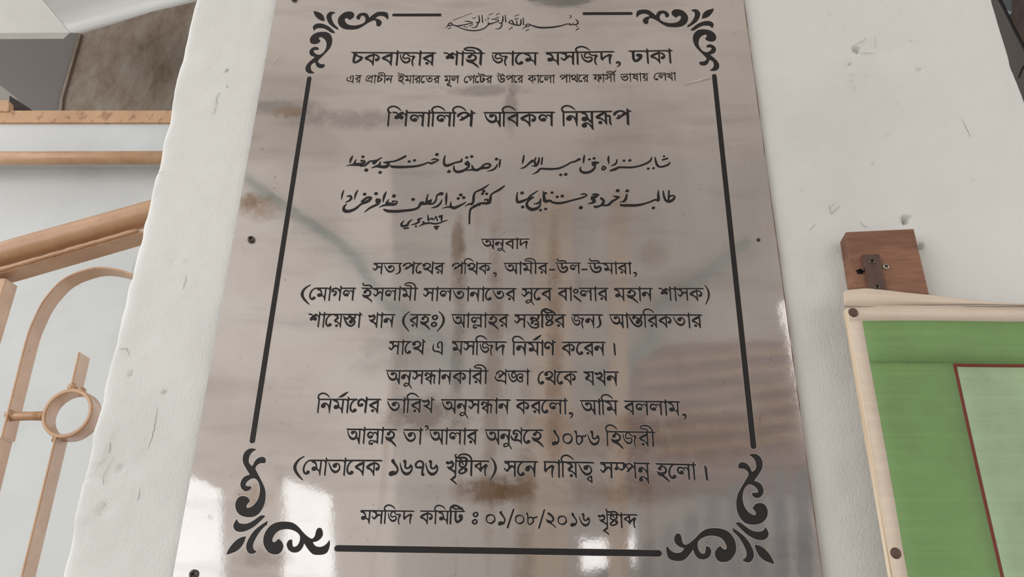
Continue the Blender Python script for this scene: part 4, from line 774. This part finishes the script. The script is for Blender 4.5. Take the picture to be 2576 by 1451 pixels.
bm = bmesh.new(); c = at(2164, 683, YB - .0003); n = 14
vs = [bm.verts.new((c.x + .0034 * math.cos(k * 2 * math.pi / n) * (1.3 + .4 * math.sin(2.3 * k)), c.y, c.z + .0030 * math.sin(k * 2 * math.pi / n))) for k in range(n)]; bm.faces.new(vs)
bm_obj('knot_hole', bm, M_LINE, blk)
bm = bmesh.new(); tube(bm, [at(2162, 676, YB - .001), at(2170, 674, YB - .003), at(2172, 682, YB - .002)], .0009, 6); bm_obj('bent_nail', bm, M_SCREW, blk, True)

YF = -.036
ban = empty('framed_banner', at(2300, 1451, -.02), 'green printed banner with cream hem and maroon line nailed onto a board', 'banner')
XL, XG = at(2130, 773, YF).x, at(2165, 807, YF).x
XL = (at(2130, 773, YF).x + at(2247, 1451, YF).x) / 2; XG = (at(2165, 807, YF).x + at(2285, 1451, YF).x) / 2
ZT, ZG = at(2130, 770, YF).z, at(2165, 808, YF).z; XM, ZM = (at(2394, 916, YF).x + at(2514, 1451, YF).x) / 2, at(2394, 916, YF).z
XR, ZB = XL + .62, 1.08; YB2 = YB - .0035
t = NT('plywood_edge')
gr = t.noise(70, 5, .6, vec=t.map(scale=(1, 3.0, .05)))
M_PLY = t.set(Base__Color=t.ramp(gr, [(.32, lin(150, 122, 94)), (.44, lin(204, 180, 152)), (.6, lin(228, 214, 192))]), Roughness=.8)
v, f = prism([(XL + .0006, ZB), (XR, ZB), (XR, ZT - .001), (XL + .0006, ZT - .001)], YF + .0006, YB2); mesh_obj('board', v, f, M_PLY, ban)
def cloth(name, c0, c1, weave=1.0):
    t = NT(name)
    w1 = t.add('ShaderNodeTexWave', Vector=t.tc.outputs['Object'], Scale=150.0, Distortion=1.2); w1.bands_direction = 'Z'
    w2 = t.add('ShaderNodeTexWave', Vector=t.tc.outputs['Object'], Scale=210.0, Distortion=1.0); w2.bands_direction = 'X'
    nz_ = t.noise(7, 6, .65); col = t.ramp(nz_, [(.35, lin(*c0)), (.68, lin(*c1))])
    st_ = t.noise(30, 4, .6, vec=t.map(scale=(.25, 1, 6)))
    col = t.mix(t.math('MULTIPLY', t.ramp(st_, [(.45, BW(0)), (.75, BW(1))]), .18), col, lin(*(min(255, int(c * 1.16)) for c in c1)))
    h = t.math('ADD', t.math('MULTIPLY', w1.outputs['Fac'], .5), t.math('MULTIPLY', w2.outputs['Fac'], .5)); t.bump(t.math('ADD', h, t.noise(90, 3, .6)), .16 * weave, .0007)
    return t.set(Base__Color=col, Roughness=.62, Specular__IOR__Level=.3)
M_HEM = cloth('cream_banner_cloth', (196, 180, 162), (214, 200, 184)); M_GREEN = cloth('green_print', (106, 134, 84), (116, 152, 92))
M_LGREEN = cloth('pale_green_print', (140, 158, 128), (158, 182, 146)); M_MAROON = cloth('maroon_print', (104, 44, 32), (112, 50, 38), .5)
def sheet_piece(name, rects, mat):
    bm = bmesh.new()
    for x0, x1, z0, z1 in rects:
        nx_, nz_ = max(1, int((x1 - x0) / .012)), max(1, int((z1 - z0) / .012)); g = []
        for j in range(nz_ + 1):
            row = []
            for i in range(nx_ + 1):
                x, z = x0 + (x1 - x0) * i / nx_, z0 + (z1 - z0) * j / nz_
                row.append(bm.verts.new((x, YF - .0012 - .0008 * math.sin(x * 38 + 2) * math.sin(z * 23) - .0006 * math.exp(-((z - ZT) / .03) ** 2), z)))
            g.append(row)
        for j in range(nz_):
            for i in range(nx_): bm.faces.new((g[j][i], g[j][i + 1], g[j + 1][i + 1], g[j + 1][i]))
    o = bm_obj(name, bm, mat, ban, True); s = o.modifiers.new('thick', 'SOLIDIFY'); s.thickness = .0005; s.offset = 1; return o
LW = .0034
sheet_piece('hem', [(XL, XR, ZG, ZT), (XL, XG, ZB, ZG)], M_HEM)['label'] = 'cream unprinted hem of the banner'
sheet_piece('green_field', [(XG, XR, ZM, ZG), (XG, XM, ZB, ZM)], M_GREEN)['label'] = 'green printed field'
sheet_piece('maroon_line', [(XM, XR, ZM - LW, ZM), (XM, XM + LW, ZB, ZM - LW)], M_MAROON)['label'] = 'thin maroon frame line'
sheet_piece('pale_field', [(XM + LW, XR, ZB, ZM - LW)], M_LGREEN)['label'] = 'pale green printed field inside the maroon line'
# loose hem curling up over the board's top edge
top = [(2122, 729), (2150, 728), (2174, 724), (2205, 727), (2243, 731), (2290, 737), (2339, 741), (2400, 748), (2448, 754), (2510, 760), (2576, 764), (2660, 768)]
bot = [(2124, 772), (2150, 770), (2176, 770), (2205, 769), (2243, 769), (2290, 768), (2339, 768), (2400, 768), (2448, 767), (2510, 767), (2576, 768), (2660, 770)]
bm = bmesh.new(); rows = []
for k in range(6):
    s = k / 5; rows.append([bm.verts.new(at(b[0] * (1 - s) + a[0] * s, b[1] * (1 - s) + a[1] * s, YF - .0015 - .006 * math.sin(math.pi * s) + .006 * s)) for a, b in zip(top, bot)])
for A, B in zip(rows, rows[1:]):
    for i in range(len(A) - 1): bm.faces.new((A[i], A[i + 1], B[i + 1], B[i]))
o = bm_obj('loose_flap', bm, M_HEM, ban, True); o.modifiers.new('sub', 'SUBSURF').render_levels = 2; s = o.modifiers.new('thick', 'SOLIDIFY'); s.thickness = .0009
o['label'] = 'frayed cream hem curling up over the top edge'
bm = bmesh.new(); p = [at(2126 + i * 60, 771.5 - i * .2, YF - .0016) for i in range(9)]; tube(bm, p, .0007, 6); bm_obj('hem_crease', bm, plain('crease_tan', lin(150, 134, 116), .9), ban)  # slightly darker tan line along the seam below the flap
M_CAP = plain('brown_nail_cap', lin(84, 60, 50), .55)
for nx_, ny_ in ((2146, 786), (2253, 1391)):
    screw('nail_cap', at(nx_, ny_, YF - .002), .0050, M_CAP, ban, .0016, cross=False)

# ------------------------------------------------------------------ the porch behind the viewer (seen in the plate)
def rat(x, y, d):
    """point at distance d in front of the wall that the plate mirrors at photo position x, y"""
    q = at(x, y, d); return Vector((q.x, -q.z * 0 - d, q.z))
def rprism(name, px, d, dep, mat, parent=None):
    pts = [(lambda q: (q.x, q.z))(rat(x, y, d)) for x, y in px]
    v, f = prism(pts, -d, -d - dep); return mesh_obj(name, v, f, mat, parent)
M_PORCH = plain('porch_plaster', lin(178, 170, 164), .85)
M_CEIL = plain('porch_ceiling_paint', lin(222, 212, 204), .85)
M_MAR = plain('maroon_cloth', lin(128, 92, 84), .8)
M_TEAL = plain('teal_trim_paint', lin(120, 138, 132), .6)
M_SLAT = plain('grey_blue_slat_paint', lin(66, 74, 82), .6)
M_COLB = plain('buff_column_paint', lin(160, 134, 110), .75)
v, f = prism([(-7, -.1), (9, -.1), (9, 0), (-7, 0)], -8, 3.2); tag(mesh_obj('floor', v, f, plain('floor_stone', lin(150, 144, 136), .5)), kind='structure')
v, f = prism([(-2.6, 5.0), (6, 5.0), (6, 5.15), (-2.6, 5.15)], -6, .1); tag(mesh_obj('ceiling', v, f, M_CEIL), kind='structure')
D = 4.5
tag(rprism('wall_rear', [(-60, 60), (980, 60), (1000, 1800), (850, 1800), (836, 1240), (700, 1195), (690, 1800), (575, 1800), (560, 1235), (455, 1185), (200, 1150)], D, .15, plain('brightened_porch_plaster', lin(222, 214, 208), .85)), kind='structure')  # porch plaster painted lighter here to brighten the plate's left reflection
tag(rprism('wall_porch', [(980, 60), (3300, 60), (3300, 1262), (1600, 1262), (1585, 1352), (1462, 1352), (1462, 1800), (1000, 1800)], D, .15, M_PORCH), kind='structure')
tag(rprism('wall_parapet', [(1600, 1262), (3300, 1262), (3300, 1900), (1650, 1900), (1462, 1900), (1462, 1440), (1600, 1420)], D, .15, M_PORCH), kind='structure')
def arch(name, px, d, r, mat, label):
    bm = bmesh.new(); tube(bm, [rat(x, y, d) for x, y in px], r, 12); tag(bm_obj(name, bm, mat, None, True), label, 'trim')
arch('arch_moulding', [(620, 450), (700, 510), (790, 570), (870, 625), (905, 670), (920, 700), (965, 760), (1010, 790), (1100, 850), (1160, 960)], D - .12, .035, M_TEAL, 'teal painted arch moulding of the porch, mirrored faintly in the left half of the plate')
arch('arch_moulding', [(1500, 980), (1560, 920), (1640, 860), (1660, 780), (1700, 740), (1780, 690), (1880, 610)], D - .12, .035, M_TEAL, 'teal painted arch moulding of the porch, mirrored faintly in the right half of the plate')
tag(rprism('hanging_curtain', [(1575, 1240), (1570, 1000), (1600, 920), (1670, 870), (1830, 860), (2100, 850), (2150, 1240)], D - .06, .05, M_MAR), 'dull maroon curtain hanging across the far arch behind the viewer', 'curtain')
for x in (1370, 1415, 1560):
    o = rprism('porch_column', [(x - 22, 480), (x + 22, 480), (x + 14, 1600), (x - 30, 1600)], D - .45, .16, M_COLB)
    tag(o, 'slender buff column of the porch behind the viewer', 'column', 'buff porch columns')
lou = empty('slatted_shutter', rat(1900, 1451, D - .3), 'grey blue slatted shutter of the porch mirrored at the lower right of the plate', 'shutter')
for i in range(10):
    x = 1500 + i * 56
    rprism('slat', [(x, 1180 + max(0, 260 - i * 36)), (x + 30, 1176 + max(0, 250 - i * 36)), (x + 16 + i * 3, 1600), (x - 16 + i * 3, 1600)], D - .32, .03, M_SLAT, lou)
bl = empty('slatted_blind', rat(1850, 900, D - .2), 'buff slatted blind of the porch, mirrored in the lower right of the plate', 'blind')
M_BUFF = plain('buff_slat_paint', lin(150, 116, 88), .7)
for i in range(6):
    y = 880 + i * 44
    rprism('slat', [(1600 + i * 8, y + 30), (1850, y + 6), (2160, y - 28), (2160, y - 10), (1850, y + 24), (1600 + i * 8, y + 46)], D - .2, .03, M_BUFF, bl)
# unseen dark dish added under the porch ceiling for its reflection along the top edge of the plate
c = rat(1420, -92, 1.45); bm = bmesh.new(); n = 48; prof = [(0, .0), (.20, .004), (.255, .012), (.275, .03), (.255, .05), (0, .07)]; R = []
for rr_, hh in prof[1:-1]: R.append([bm.verts.new((c.x + rr_ * math.cos(2 * math.pi * k / n), c.y + rr_ * math.sin(2 * math.pi * k / n), c.z + hh)) for k in range(n)])
b0 = bm.verts.new((c.x, c.y, c.z)); b1 = bm.verts.new((c.x, c.y, c.z + .07))
for k in range(n): bm.faces.new((b0, R[0][(k + 1) % n], R[0][k])); bm.faces.new((b1, R[-1][k], R[-1][(k + 1) % n]))
for A, B in zip(R, R[1:]):
    for k in range(n): bm.faces.new((A[k], A[(k + 1) % n], B[(k + 1) % n], B[k]))
dish = empty('ceiling_dish', (c.x, c.y, c.z), 'dark brown round dish added overhead for its dark reflection at the top of the plate', 'lamp')
bm_obj('dish_body', bm, plain('dark_brown_enamel', lin(40, 31, 28), .6), dish, True)
bm = bmesh.new(); tube(bm, [(c.x, c.y, c.z + .06), (c.x, c.y, 5.01)], .012, 10); bm_obj('rod', bm, M_DARK, dish, True)
